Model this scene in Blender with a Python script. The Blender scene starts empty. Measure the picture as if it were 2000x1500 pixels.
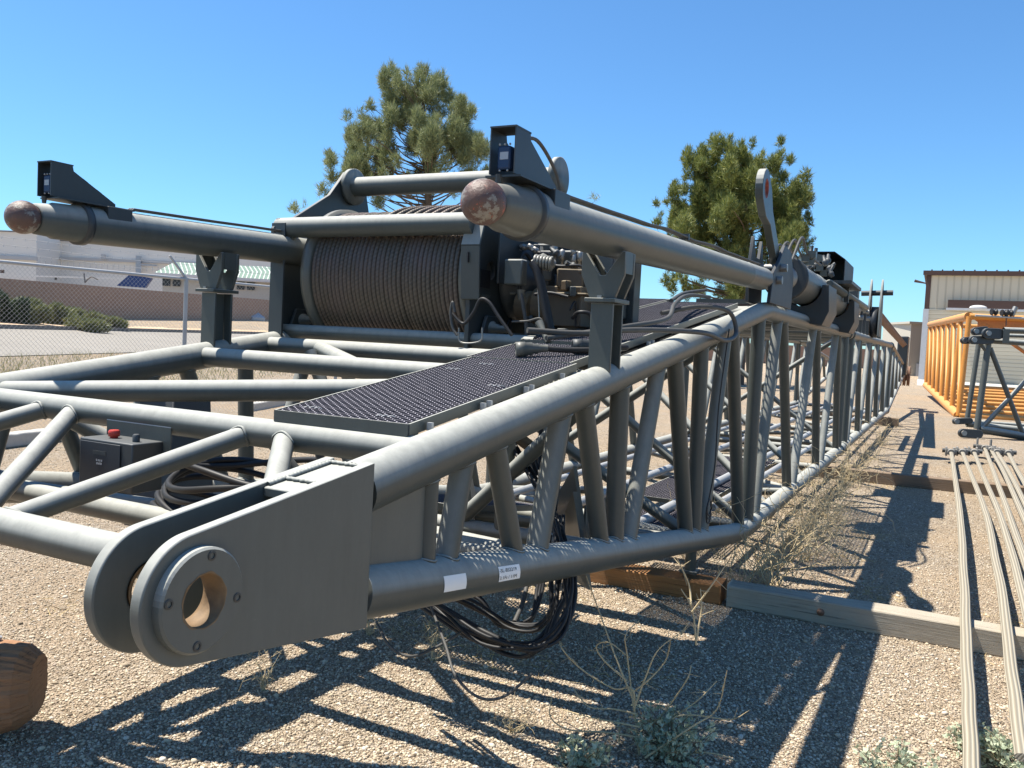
import bpy, math, random
import numpy as np
from mathutils import Vector, Matrix
random.seed(7); rng = np.random.default_rng(7)
SC = bpy.context.scene
COL = SC.collection

# ------------------------------------------------------------------ camera, sky, sun, exposure
F, YAW, PITCH, ROLL, H = 1656.5, 0.4712, 0.0532, 0.0499, 1.62
CAM = np.array([0, 0, H])
_cy, _sy, _cp, _sp, _cr, _sr = math.cos(YAW), math.sin(YAW), math.cos(PITCH), math.sin(PITCH), math.cos(ROLL), math.sin(ROLL)
_R = np.array([_cy, _sy, 0]); _U = np.array([-_sy*_sp, _cy*_sp, _cp]); _F = np.array([-_sy*_cp, _cy*_cp, -_sp])
c_right = _cr*_R + _sr*_U; c_up = -_sr*_R + _cr*_U
cam = bpy.data.cameras.new("camera"); camo = bpy.data.objects.new("camera", cam); COL.objects.link(camo)
cam.sensor_width = 36; cam.lens = F/2000*36; cam.clip_start = 0.05; cam.clip_end = 5000
m = Matrix((( *c_right,), (*c_up,), (*(-_F),))).transposed().to_4x4(); m.translation = Vector(CAM); camo.matrix_world = m
SC.camera = camo
SUNV = Vector((-0.425, -0.062, 1.0)).normalized()
SUN_EL = math.asin(SUNV.z); SUN_ROT = math.atan2(SUNV.x, SUNV.y)
w = bpy.data.worlds.new("World"); SC.world = w; w.use_nodes = True
nt = w.node_tree; bg = nt.nodes["Background"]
sky = nt.nodes.new("ShaderNodeTexSky"); sky.sky_type = 'NISHITA'; sky.sun_disc = False
sky.sun_elevation = SUN_EL; sky.sun_rotation = SUN_ROT
sky.air_density = 1.0; sky.dust_density = 0.35; sky.ozone_density = 2.6; sky.altitude = 350
tint = nt.nodes.new("ShaderNodeMix"); tint.data_type = 'RGBA'; tint.blend_type = 'MULTIPLY'; tint.inputs[0].default_value = 1
tint.inputs[7].default_value = (.60, .95, 1.19, 1); nt.links.new(sky.outputs[0], tint.inputs[6])
nt.links.new(tint.outputs[2], bg.inputs[0]); bg.inputs[1].default_value = 0.078
sun = bpy.data.lights.new("sun", 'SUN'); sun.energy = 5.0; sun.angle = math.radians(0.53); sun.color = (1, 0.94, 0.84)
suno = bpy.data.objects.new("sun", sun); COL.objects.link(suno); suno.rotation_euler = SUNV.to_track_quat('Z', 'Y').to_euler()
SC.view_settings.view_transform = 'Standard'; SC.view_settings.look = 'None'
SC.view_settings.exposure = 1.05; SC.view_settings.gamma = 1

# ------------------------------------------------------------------ pixel -> point helpers (photo is 2000 x 1500)
def ray(px, py):
    X = (px-1000)/F; Y = -(py-750)/F
    return X*c_right + Y*c_up + _F
def atz(px, py, z=0.0):
    v = ray(px, py); return CAM + (z-H)/v[2]*v
def atx(px, py, x):
    v = ray(px, py); return CAM + x/v[0]*v
def aty(px, py, y):
    v = ray(px, py); return CAM + y/v[1]*v
def atd(px, py, d):            # at forward depth d
    return CAM + d*ray(px, py)
def V(*a): return np.array(a, float)

# ------------------------------------------------------------------ materials
MATS = {}
def nodes(name):
    m = bpy.data.materials.new(name); m.use_nodes = True; MATS[name] = m
    return m, m.node_tree, m.node_tree.nodes["Principled BSDF"]
def lk(t, a, b): t.links.new(a, b)
def coord(t, scale=(1, 1, 1), kind="Object"):
    tc = t.nodes.new("ShaderNodeTexCoord"); mp = t.nodes.new("ShaderNodeMapping"); mp.inputs[3].default_value = scale
    lk(t, tc.outputs[kind], mp.inputs[0]); return mp.outputs[0]
def noise(t, vec, scale, detail=6, rough=.6):
    n = t.nodes.new("ShaderNodeTexNoise"); n.inputs["Scale"].default_value = scale; n.inputs["Detail"].default_value = detail
    n.inputs["Roughness"].default_value = rough; lk(t, vec, n.inputs["Vector"]); return n.outputs["Fac"]
def ramp(t, fac, stops):
    r = t.nodes.new("ShaderNodeValToRGB"); e = r.color_ramp.elements
    while len(e) < len(stops): e.new(0.5)
    for el, (p, c) in zip(e, stops): el.position = p; el.color = (*c, 1) if len(c) == 3 else c
    lk(t, fac, r.inputs[0]); return r.outputs[0]
def mix(t, fac, a, b):
    m = t.nodes.new("ShaderNodeMix"); m.data_type = 'RGBA'
    if isinstance(fac, float): m.inputs[0].default_value = fac
    else: lk(t, fac, m.inputs[0])
    for s, v in ((6, a), (7, b)):
        if isinstance(v, tuple): m.inputs[s].default_value = (*v, 1)
        else: lk(t, v, m.inputs[s])
    return m.outputs[2]
def mth(t, op, a, b=None):
    m = t.nodes.new("ShaderNodeMath"); m.operation = op
    for i, v in enumerate((a, b)):
        if v is None: continue
        if isinstance(v, (int, float)): m.inputs[i].default_value = v
        else: lk(t, v, m.inputs[i])
    return m.outputs[0]
def bump(t, h, strength, dist, b):
    n = t.nodes.new("ShaderNodeBump"); n.inputs["Strength"].default_value = strength; n.inputs["Distance"].default_value = dist
    lk(t, h, n.inputs["Height"]); lk(t, n.outputs[0], b.inputs["Normal"])
def BW(c): return (0, 0, 0) if c == 0 else (c, c, c)

def mk_paint(name, base, dusty, rough=.36, dust=.6, spec=.5, chips=None, metallic=0.0):
    m, t, b = nodes(name); v = coord(t)
    n1 = noise(t, v, 3.0); n2 = noise(t, v, 60, 4, .7); n3 = noise(t, v, 11, 8, .75)
    c = mix(t, n1, tuple(x*.85 for x in base), tuple(min(1, x*1.12) for x in base))
    # settled dust on upward surfaces, broken up by noise; also paints in sunlit tops
    g = t.nodes.new("ShaderNodeNewGeometry"); sx = t.nodes.new("ShaderNodeSeparateXYZ"); lk(t, g.outputs["Normal"], sx.inputs[0])
    up = mth(t, 'MULTIPLY', ramp(t, sx.outputs[2], [(0.05, (0,)*3), (0.35, (.62,)*3), (0.95, (1,)*3)]), ramp(t, n3, [(0.25, (.74,)*3), (.7, (1,)*3)]))
    dm = mth(t, 'MULTIPLY', up, dust)
    c = mix(t, dm, c, dusty)
    sp = ramp(t, n2, [(.52, (0,)*3), (.66, (1,)*3)]); c = mix(t, mth(t, 'MULTIPLY', mth(t, 'MULTIPLY', sp, mth(t, 'ADD', up, .08)), .3), c, tuple(x*.55 for x in dusty))
    gr = ramp(t, noise(t, coord(t, (9, 9, 1.6)), 3.0, 8, .7), [(.42, (0,)*3), (.75, (1,)*3)]); c = mix(t, mth(t, 'MULTIPLY', gr, .22), c, tuple(x*.45 for x in base))
    if chips:
        ch = ramp(t, noise(t, v, 26, 6, .7), [(.70, (0,)*3), (.72, (1,)*3)]); c = mix(t, ch, c, chips)
    lk(t, c, b.inputs["Base Color"])
    lk(t, mth(t, 'ADD', mth(t, 'MULTIPLY', dm, .45), mth(t, 'ADD', mth(t, 'MULTIPLY', n3, .12), rough-.06)), b.inputs["Roughness"])
    b.inputs["Specular IOR Level"].default_value = spec; b.inputs["Metallic"].default_value = metallic
    bump(t, mth(t, 'ADD', n2, n3), .06, .004, b)
    return m
DUST_LIT = (.45, .45, .405)  # pale dust, brightened so tube tops look sunlit by colour
mk_paint("grey_paint", (.064, .073, .068), DUST_LIT, .39, .84, .4)
mk_paint("lug_bounce_paint", (.098, .107, .098), DUST_LIT, .40, .84, .4, chips=(.16, .155, .14))  # grey paint lightened to stand in for ground bounce, plus pale chips
mk_paint("dark_paint", (.028, .033, .036), (.16, .16, .15), .42, .4)
mk_paint("winch_paint", (.034, .042, .044), (.2, .2, .19), .40, .45)
mk_paint("fender_paint", (.014, .018, .024), (.10, .10, .10), .5, .3)
mk_paint("grating_paint", (.045, .042, .055), (.34, .32, .36), .5, .8)
mk_paint("olive_grey", (.11, .112, .095), (.25, .24, .21), .33, .4)
mk_paint("galv", (.36, .37, .38), (.45, .44, .42), .45, .3, metallic=.3)
mk_paint("yellow_paint", (.58, .235, .04), (.68, .41, .16), .42, .45)
mk_paint("orange_paint", (.50, .16, .03), (.6, .35, .14), .5, .3)
mk_paint("motor_brown", (.075, .055, .034), (.36, .28, .16), .55, .5)
mk_paint("steel", (.25, .25, .24), (.4, .38, .35), .4, .4, metallic=.6)
mk_paint("white_metal", (.55, .55, .55), (.6, .6, .58), .5, .2)
mk_paint("rod_end", (.17, .165, .15), (.34, .31, .26), .6, .5)
mk_paint("rust_metal", (.17, .085, .05), (.3, .22, .16), .75, .4)

def flat(name, col, rough=.7, var=.15, scale=8, bmp=0.0, metallic=0, spec=.3):
    m, t, b = nodes(name); v = coord(t); n = noise(t, v, scale, 8, .65)
    c = mix(t, n, tuple(x*(1-var) for x in col), tuple(min(1, x*(1+var)) for x in col))
    lk(t, c, b.inputs["Base Color"]); b.inputs["Roughness"].default_value = rough; b.inputs["Metallic"].default_value = metallic
    b.inputs["Specular IOR Level"].default_value = spec
    if bmp: bump(t, n, bmp, .02, b)
    return m
flat("rubber", (.022, .022, .023), .5, .3, 20); flat("hose_grey", (.075, .073, .068), .55, .3, 25)
flat("label_white", (.78, .78, .76), .5, .05); flat("ink", (.02, .02, .02), .6, .1)
flat("red_rust", (.22, .05, .03), .7, .5, 30); flat("red_knob", (.45, .05, .035), .4, .2); flat("switch_blue", (.02, .045, .10), .45, .2)
flat("concrete", (.42, .40, .36), .9, .2, 9, .4); flat("asphalt", (.235, .215, .185), .92, .16, .6, .2)
flat("kerb", (.16, .15, .14), .9, .2, 3, .2)
flat("trim_brown", (.085, .05, .04), .6, .1); flat("bark", (.12, .09, .065), .9, .4, 6, .6)
flat("twig", (.50, .40, .24), .8, .3, 9); flat("twig_dark", (.20, .15, .09), .8, .3, 9)
flat("straw", (.50, .38, .17), .85, .3, 5); flat("car_window", (.09, .065, .055), .6, .2); flat("glass_dark", (.02, .025, .03), .3, .1)
flat("warehouse", (.66, .64, .60), .8, .06, .3); flat("warehouse_band", (.40, .40, .40), .8, .06, .3)
flat("slate_blue", (.02, .05, .16), .4, .2, 2); flat("car_red", (.35, .03, .03), .25, .1); flat("car_grey", (.30, .32, .34), .25, .1)
flat("car_brown", (.17, .11, .085), .8, .1, spec=.1); flat("tyre", (.02, .02, .02), .8, .1)

def leafmat(name, a, b2, tr=.25):
    m, t, b = nodes(name); g = t.nodes.new("ShaderNodeNewGeometry")
    v = coord(t); n = noise(t, v, .9, 4, .6)
    c = mix(t, g.outputs["Random Per Island"], a, b2)
    c = mix(t, ramp(t, n, [(.35, (0,)*3), (.65, (1,)*3)]), mix(t, .3, c, tuple(x*.6 for x in a)), c)
    lk(t, c, b.inputs["Base Color"]); b.inputs["Roughness"].default_value = .6
    tl = t.nodes.new("ShaderNodeBsdfTranslucent"); lk(t, c, tl.inputs[0]); ms = t.nodes.new("ShaderNodeMixShader"); ms.inputs[0].default_value = tr
    out = t.nodes["Material Output"]; lk(t, b.outputs[0], ms.inputs[1]); lk(t, tl.outputs[0], ms.inputs[2]); lk(t, ms.outputs[0], out.inputs[0])
leafmat("needles_pale", (.17, .21, .09), (.36, .38, .18)); leafmat("needles_deep", (.08, .125, .03), (.33, .34, .09))
leafmat("bush_leaf", (.11, .135, .045), (.29, .29, .11)); leafmat("juniper", (.02, .045, .02), (.05, .08, .035))
leafmat("sage_leaf", (.30, .36, .22), (.58, .62, .46)); leafmat("grass_blade", (.20, .21, .08), (.40, .35, .16))

# rusted ball end
m, t, b = nodes("worn_ball"); v = coord(t)
n = noise(t, v, 17, 10, .72); n2 = noise(t, v, 70, 6, .7); n3 = noise(t, v, 26, 6, .7)
c = mix(t, n2, (.12, .10, .08), (.33, .30, .25)); c = mix(t, ramp(t, n, [(.42, (0,)*3), (.46, (1,)*3)]), c, mix(t, n3, (.045, .035, .032), (.16, .075, .05)))
c = mix(t, ramp(t, n3, [(.62, (0,)*3), (.64, (1,)*3)]), c, (.36, .09, .05))
lk(t, c, b.inputs["Base Color"]); lk(t, mth(t, 'ADD', mth(t, 'MULTIPLY', n2, .4), .28), b.inputs["Roughness"]); bump(t, mth(t, 'ADD', n, n2), .5, .006, b)
# rusty bore
m, t, b = nodes("rusty_bore"); v = coord(t); n = noise(t, v, 30, 8, .7)
lk(t, mix(t, n, (.06, .035, .02), (.30, .19, .09)), b.inputs["Base Color"]); b.inputs["Roughness"].default_value = .7; bump(t, n, .4, .004, b)
# wire rope (uv: u along the wrap, v across)
m, t, b = nodes("wire_rope"); v = coord(t, (1, 1, 1), "UV")
wv = t.nodes.new("ShaderNodeTexWave"); wv.wave_type = 'BANDS'; wv.bands_direction = 'DIAGONAL'; wv.inputs["Scale"].default_value = 1.0
wv.inputs["Distortion"].default_value = .3; lk(t, v, wv.inputs["Vector"])
n = noise(t, coord(t), 14, 6, .7); n2 = noise(t, coord(t), 3, 4, .6)
c = mix(t, wv.outputs["Fac"], (.072, .059, .045), (.128, .107, .082)); c = mix(t, ramp(t, n, [(.4, (0,)*3), (.7, (1,)*3)]), c, (.10, .08, .06))
c = mix(t, ramp(t, n2, [(.45, (0,)*3), (.6, (1,)*3)]), c, mix(t, .45, c, (.14, .10, .09)))
lk(t, c, b.inputs["Base Color"]); b.inputs["Roughness"].default_value = .55; b.inputs["Metallic"].default_value = .25; bump(t, wv.outputs["Fac"], .28, .003, b)
# wood
def wood(name, a, b2, dark, scale=(1, 22, 22), rough=.85):
    m, t, b = nodes(name); v = coord(t, scale); n = noise(t, v, 1.6, 8, .7); n2 = noise(t, coord(t), 5, 5, .6)
    n3 = noise(t, coord(t, tuple(s*2.6 if s > 1 else s for s in scale)), 2.2, 5, .75)
    c = mix(t, n, a, b2); c = mix(t, ramp(t, n3, [(.56, (0,)*3), (.68, (1,)*3)]), c, dark); c = mix(t, mth(t, 'MULTIPLY', n2, .5), c, tuple(x*.6 for x in a))
    lk(t, c, b.inputs["Base Color"]); b.inputs["Roughness"].default_value = rough; bump(t, mth(t, 'ADD', n, n3), .7, .008, b)
wood("weathered_timber", (.30, .26, .20), (.56, .49, .38), (.09, .075, .06)); wood("stained_timber", (.27, .12, .04), (.46, .23, .085), (.06, .03, .015))
wood("brown_timber", (.15, .10, .06), (.30, .22, .15), (.05, .035, .025)); wood("rough_log", (.24, .115, .055), (.50, .28, .145), (.05, .025, .014), (2.5, 2.5, 34))
# pendant strap rods: long weathered strands
m, t, b = nodes("strand_rod"); v = coord(t, (1, 1, 1), "UV")
wv = t.nodes.new("ShaderNodeTexWave"); wv.bands_direction = 'Y'; wv.inputs["Scale"].default_value = 1.6; wv.inputs["Distortion"].default_value = 2.2; wv.inputs["Detail Scale"].default_value = 1.2
lk(t, v, wv.inputs["Vector"]); n = noise(t, coord(t), 6, 6, .7)
c = mix(t, wv.outputs["Fac"], (.17, .145, .105), (.37, .335, .26)); c = mix(t, mth(t, 'MULTIPLY', n, .5), c, (.27, .235, .17))
lk(t, c, b.inputs["Base Color"]); b.inputs["Roughness"].default_value = .85; bump(t, wv.outputs["Fac"], .6, .006, b)
# gravel ground
m, t, b = nodes("gravel_ground"); v = coord(t)
vo = t.nodes.new("ShaderNodeTexVoronoi"); vo.inputs["Scale"].default_value = 105; lk(t, v, vo.inputs["Vector"])
vo2 = t.nodes.new("ShaderNodeTexVoronoi"); vo2.inputs["Scale"].default_value = 38; lk(t, v, vo2.inputs["Vector"])
sep = t.nodes.new("ShaderNodeSeparateColor"); lk(t, vo.outputs["Color"], sep.inputs[0])
sep2 = t.nodes.new("ShaderNodeSeparateColor"); lk(t, vo2.outputs["Color"], sep2.inputs[0])
c = ramp(t, sep.outputs[0], [(0, (.21, .165, .12)), (.3, (.37, .295, .21)), (.6, (.49, .40, .29)), (.85, (.57, .48, .36)), (1, (.28, .20, .14))])
gap = ramp(t, vo.outputs["Distance"], [(.35, (0,)*3), (.75, (1,)*3)]); c = mix(t, mth(t, 'MULTIPLY', gap, .55), c, (.17, .125, .09))
c = mix(t, ramp(t, sep2.outputs[1], [(.7, (0,)*3), (.75, (.55,)*3)]), c, (.52, .46, .38))
big = noise(t, v, .55, 5, .6); c = mix(t, ramp(t, big, [(.42, (0,)*3), (.62, (.6,)*3)]), c, (.46, .34, .22)); big2 = noise(t, v, 1.9, 6, .7); c = mix(t, ramp(t, big2, [(.5, (0,)*3), (.68, (.5,)*3)]), c, (.34, .255, .17))
fine = noise(t, v, 9, 6, .7); c = mix(t, ramp(t, fine, [(.45, (0,)*3), (.75, (.4,)*3)]), c, (.27, .21, .155))
lk(t, c, b.inputs["Base Color"]); b.inputs["Roughness"].default_value = .95; b.inputs["Specular IOR Level"].default_value = .15
hgt = mth(t, 'SUBTRACT', mth(t, 'MULTIPLY', fine, .6), mth(t, 'ADD', vo.outputs["Distance"], mth(t, 'MULTIPLY', vo2.outputs["Distance"], .8)))
bump(t, hgt, 1.0, .018, b)
# stones
m, t, b = nodes("stone"); g = t.nodes.new("ShaderNodeNewGeometry")
c = ramp(t, g.outputs["Random Per Island"], [(0, (.16, .125, .09)), (.25, (.335, .27, .19)), (.5, (.47, .385, .275)), (.8, (.57, .48, .35)), (.96, (.60, .54, .45)), (1, (.24, .16, .11))])
lk(t, c, b.inputs["Base Color"]); b.inputs["Roughness"].default_value = .9; b.inputs["Specular IOR Level"].default_value = .2
# bank soil, walls
m, t, b = nodes("bank_soil"); v = coord(t); n = noise(t, v, 2.2, 10, .75); n2 = noise(t, v, .25, 4, .6)
c = mix(t, n, (.30, .185, .10), (.60, .44, .28)); c = mix(t, ramp(t, n2, [(.45, (0,)*3), (.65, (.7,)*3)]), c, (.50, .38, .25)); lk(t, c, b.inputs["Base Color"]); b.inputs["Roughness"].default_value = .95; bump(t, n, .6, .05, b)
m, t, b = nodes("block_wall"); v = coord(t, (1, 1, 1), "UV"); br = t.nodes.new("ShaderNodeTexBrick"); lk(t, v, br.inputs["Vector"])
br.inputs["Color1"].default_value = (.29, .185, .13, 1); br.inputs["Color2"].default_value = (.25, .16, .115, 1); br.inputs["Mortar"].default_value = (.21, .135, .10, 1)
br.inputs["Scale"].default_value = 1; br.inputs["Mortar Size"].default_value = .008; br.inputs["Brick Width"].default_value = .4; br.inputs["Row Height"].default_value = .2
n = noise(t, coord(t), .8, 6, .6); c = mix(t, mth(t, 'MULTIPLY', n, .5), br.outputs["Color"], (.32, .21, .15)); lk(t, c, b.inputs["Base Color"]); b.inputs["Roughness"].default_value = .9
def ribbed(name, a, b2, freq, axis='X', rough=.55):
    m, t, b = nodes(name); v = coord(t, (1, 1, 1), "UV"); w2 = t.nodes.new("ShaderNodeTexWave"); w2.bands_direction = axis; w2.wave_profile = 'SIN'
    w2.inputs["Scale"].default_value = freq; lk(t, v, w2.inputs["Vector"])
    rr = ramp(t, w2.outputs["Fac"], [(.82, (0,)*3), (.95, (1,)*3)]); n = noise(t, coord(t), .6, 6, .6)
    c = mix(t, rr, a, b2); c = mix(t, mth(t, 'MULTIPLY', n, .25), c, tuple(x*.75 for x in a)); lk(t, c, b.inputs["Base Color"]); b.inputs["Roughness"].default_value = rough
    bump(t, rr, .5, .05, b)
ribbed("rib_panel", (.62, .54, .40), (.48, .42, .31), .57); ribbed("lap_siding", (.54, .48, .36), (.41, .36, .27), 1.05, 'Y')
ribbed("green_roof", (.10, .17, .12), (.62, .63, .58), .8); ribbed("shed_panel", (.47, .44, .37), (.38, .36, .30), .6)

# ------------------------------------------------------------------ mesh builder
class MB:
    def __init__(s): s.v = []; s.f = []; s.sm = []; s.uv = {}
    def add(s, vs, fs, smooth=False, uvs=None):
        o = len(s.v); s.v.extend([tuple(float(q) for q in p) for p in vs])
        for i, f in enumerate(fs):
            if uvs is not None: s.uv[len(s.f)] = uvs[i]
            s.f.append(tuple(o+k for k in f)); s.sm.append(smooth)
        return s
    def box(s, c, size, rot=None, bev=0.0):
        c = V(*c); hx, hy, hz = [q/2 for q in size]
        P = np.array([(x, y, z) for x in (-hx, hx) for y in (-hy, hy) for z in (-hz, hz)])
        if rot is not None: P = P @ np.array(rot).T
        s.add(P+c, [(0, 1, 3, 2), (4, 6, 7, 5), (0, 4, 5, 1), (2, 3, 7, 6), (0, 2, 6, 4), (1, 5, 7, 3)]); return s
    def hexa(s, P):   # 8 points: bottom ring 0-3, top ring 4-7
        s.add(P, [(3, 2, 1, 0), (4, 5, 6, 7), (0, 1, 5, 4), (1, 2, 6, 5), (2, 3, 7, 6), (3, 0, 4, 7)]); return s
    def path(s, pts, r, n=16, cap=True, closed=False, uvscale=None, flat=1.0):
        pts = [V(*p) for p in pts]; k = len(pts); rs = r if hasattr(r, '__len__') else [r]*k
        T = []
        for i in range(k):
            a = pts[(i-1) % k] if (closed or i > 0) else pts[i]; b = pts[(i+1) % k] if (closed or i < k-1) else pts[i]
            d = b-a; T.append(d/(np.linalg.norm(d)+1e-12))
        up = V(0, 0, 1) if abs(T[0][2]) < .9 else V(1, 0, 0)
        n0 = np.cross(T[0], up); n0 /= np.linalg.norm(n0); N = [n0]
        for i in range(1, k):
            q = N[-1]-T[i]*(N[-1]@T[i]); N.append(q/(np.linalg.norm(q)+1e-12))
        vs = []
        for i in range(k):
            bnm = np.cross(T[i], N[i])
            for j in range(n):
                a = 2*math.pi*j/n; vs.append(pts[i]+rs[i]*(math.cos(a)*N[i]+flat*math.sin(a)*bnm))
        L = [0]
        for i in range(1, k): L.append(L[-1]+np.linalg.norm(pts[i]-pts[i-1]))
        fs = []; uvs = []
        for i in range(k if closed else k-1):
            i2 = (i+1) % k
            for j in range(n):
                j2 = (j+1) % n; fs.append((i*n+j, i2*n+j, i2*n+j2, i*n+j2))
                if uvscale: a, bb = uvscale; uvs.append([(L[i]*a, j/n*bb), (L[i2]*a, j/n*bb), (L[i2]*a, (j+1)/n*bb), (L[i]*a, (j+1)/n*bb)])
        s.add(vs, fs, True, uvs if uvscale else None)
        if cap and not closed:
            s.add(vs[:n], [tuple(range(n))]); s.add(vs[-n:], [tuple(range(n-1, -1, -1))])
        return s
    def tube(s, a, b, r, n=20, cap=True): return s.path([a, b], r, n, cap)
    def lathe(s, o, ax, prof, n=32, cap=True, smooth=True, uv=None):
        # prof: list of (t along axis, radius)
        o = V(*o); ax = V(*ax); ax /= np.linalg.norm(ax); up = V(0, 0, 1) if abs(ax[2]) < .9 else V(1, 0, 0)
        u = np.cross(ax, up); u /= np.linalg.norm(u); w_ = np.cross(ax, u); vs = []
        for tt, rr in prof:
            for j in range(n):
                a = 2*math.pi*j/n; vs.append(o+ax*tt+rr*(math.cos(a)*u+math.sin(a)*w_))
        fs = []; uvs = []
        for i in range(len(prof)-1):
            for j in range(n):
                fs.append((i*n+j, (i+1)*n+j, (i+1)*n+(j+1) % n, i*n+(j+1) % n))
                if uv: uvs.append([(j/n*uv[0], i*uv[1]), (j/n*uv[0], (i+1)*uv[1]), ((j+1)/n*uv[0], (i+1)*uv[1]), ((j+1)/n*uv[0], i*uv[1])])
        s.add(vs, fs, smooth, uvs if uv else None)
        if cap: 
            if prof[0][1] > 1e-5: s.add(vs[:n], [tuple(range(n))])
            if prof[-1][1] > 1e-5: s.add(vs[-n:], [tuple(range(n-1, -1, -1))])
        return s
    def sphere(s, c, r, n=20, sc=(1, 1, 1)):
        vs = []; rows = n//2
        for i in range(rows+1):
            a = math.pi*i/rows
            for j in range(n):
                b = 2*math.pi*j/n; vs.append((c[0]+r*sc[0]*math.sin(a)*math.cos(b), c[1]+r*sc[1]*math.sin(a)*math.sin(b), c[2]+r*sc[2]*math.cos(a)))
        s.add(vs, [(i*n+j, (i+1)*n+j, (i+1)*n+(j+1) % n, i*n+(j+1) % n) for i in range(rows) for j in range(n)], True); return s
    def prism(s, poly, ext):   # planar polygon (3d points) extruded by vector ext
        n = len(poly); P = [V(*p) for p in poly]; e = V(*ext); Q = [p+e for p in P]
        s.add(P+Q, [tuple(range(n-1, -1, -1)), tuple(range(n, 2*n))]+[(i, (i+1) % n, n+(i+1) % n, n+i) for i in range(n)]); return s
    def prismx(s, yz, x0, x1): return s.prism([(x0, a, b) for a, b in yz], (x1-x0, 0, 0))
    def plate_hole(s, yz, c, r, x0, x1, n=40):
        # polygon outline (y,z) with a round hole, extruded along x; outline resampled by angle round the hole
        P = np.array(yz); ang = np.linspace(0, 2*math.pi, n, endpoint=False); out = []
        # include corner angles
        ca = np.arctan2(P[:, 1]-c[1], P[:, 0]-c[0]) % (2*math.pi); ang = np.unique(np.round(np.concatenate([ang, ca]), 5)); n = len(ang)
        for a in ang:
            d = np.array([math.cos(a), math.sin(a)]); best = 0
            for i in range(len(P)):
                p, q = P[i]-c, P[(i+1) % len(P)]-c; e = q-p; den = d[0]*e[1]-d[1]*e[0]
                if abs(den) < 1e-9: continue
                tt = (p[0]*e[1]-p[1]*e[0])/den; u = (p[0]*d[1]-p[1]*d[0])/den
                if tt > 0 and -1e-4 <= u <= 1+1e-4: best = max(best, tt)
            out.append(np.array(c)+d*best)
        inn = [np.array(c)+r*np.array([math.cos(a), math.sin(a)]) for a in ang]
        vs = [(x0, *p) for p in out]+[(x0, *p) for p in inn]+[(x1, *p) for p in out]+[(x1, *p) for p in inn]; fs = []
        for i in range(n):
            j = (i+1) % n
            fs += [(i, n+i, n+j, j), (2*n+i, 2*n+j, 3*n+j, 3*n+i), (i, j, 2*n+j, 2*n+i), (n+i, 3*n+i, 3*n+j, n+j)]
        s.add(vs, fs); return s
    def quad(s, a, b, c, d, uv=None): s.add([a, b, c, d], [(0, 1, 2, 3)], False, [uv] if uv else None); return s
    def build(s, name, mat, parent=None, label=None, bevel=0):
        me = bpy.data.meshes.new(name); me.from_pydata(s.v, [], s.f); me.polygons.foreach_set("use_smooth", s.sm)
        if s.uv:
            ul = me.uv_layers.new(name="UVMap")
            for fi, uvs in s.uv.items():
                ls = me.polygons[fi].loop_start
                for k, q in enumerate(uvs): ul.data[ls+k].uv = q
        me.materials.append(MATS[mat]); o = bpy.data.objects.new(name, me); COL.objects.link(o)
        if parent is not None: o.parent = parent; o.matrix_parent_inverse = Matrix.Translation(-Vector(parent.location)) if parent.type == 'EMPTY' else parent.matrix_parent_inverse.copy() if False else Matrix()
        if parent is not None and parent.type != 'EMPTY': o.matrix_parent_inverse = Matrix()
        if label: o["label"] = label
        if bevel:
            me.polygons.foreach_set('use_smooth', [True]*len(me.polygons)); me.set_sharp_from_angle(angle=math.radians(34))
            md = o.modifiers.new("bevel", 'BEVEL'); md.width = bevel; md.segments = 2; md.limit_method = 'ANGLE'; md.angle_limit = math.radians(40)
        return o
def thing(name, label, cat, loc, group=None):
    o = bpy.data.objects.new(name, None); COL.objects.link(o); o.location = loc; o.empty_display_size = .1
    o["label"] = label; o["category"] = cat
    if group: o["group"] = group
    return o
def tag(o, label, cat, group=None, kind=None):
    if label: o["label"] = label
    if cat: o["category"] = cat
    if group: o["group"] = group
    if kind: o["kind"] = kind
    return o
def struct(o): o["kind"] = "structure"; return o
def rotz(a): c, s = math.cos(a), math.sin(a); return np.array([[c, -s, 0], [s, c, 0], [0, 0, 1]])
def smooth_path(pts, k=8):
    P = [V(*p) for p in pts]; P = [2*P[0]-P[1]]+P+[2*P[-1]-P[-2]]; out = []
    for i in range(1, len(P)-2):
        a, b, c, d = P[i-1:i+3]
        for j in range(k):
            t = j/k; out.append(.5*((2*b)+(-a+c)*t+(2*a-5*b+4*c-d)*t*t+(-a+3*b-3*c+d)*t**3))
    out.append(P[-2]); return out

# ------------------------------------------------------------------ SETTING: ground, road, bank
def gp(px, d, z):   # ground position for column px at forward depth d
    p = d*(V(-_sy, _cy, 0)+(px-1000)/F*_R); p[2] = z; return p
def kinv(px): return max(.32, 1-.00095*max(px, -900))
def fade(px): return 1-min(1, max(0, (px-760)/260))
def prof(px):
    k = 1/kinv(px); f = fade(px); fd = 1/(1/11.1+(px/525)*(1/14.8-1/11.1)) if px < 1400 else 24
    fd = min(max(fd, 6), 24)
    wb = 1.62+(-9+.042*min(px, 560))*37*k/F
    return fd, 20*k, 30*k, 37*k, 1.58*0+.58*f, 1.06*f, wb*f
mb = MB(); cols = list(range(-2200, 3801, 100)); vs = []; ROWS = 17
for px in cols:
    fd, de, dk, dw, ze, zk, zw = prof(px)
    lst = [(.15, 0), (2, 0), (4, 0), (fd*.6, 0), (fd, 0), (fd+(de-fd)*.5, ze*.45), (de, ze), (de+.01*de, ze), ((de+dk)/2, (ze+zk)/2), (dk, zk), (dk+.3, zk+.1), (dw-2, zw-.12), (dw, zw), (dw+6, zw+.02), (dw+60, zw+.1), (600, zw*.3), (2500, 0)]
    vs += [gp(px, d, z) for d, z in lst]
fs = []; 
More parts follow.
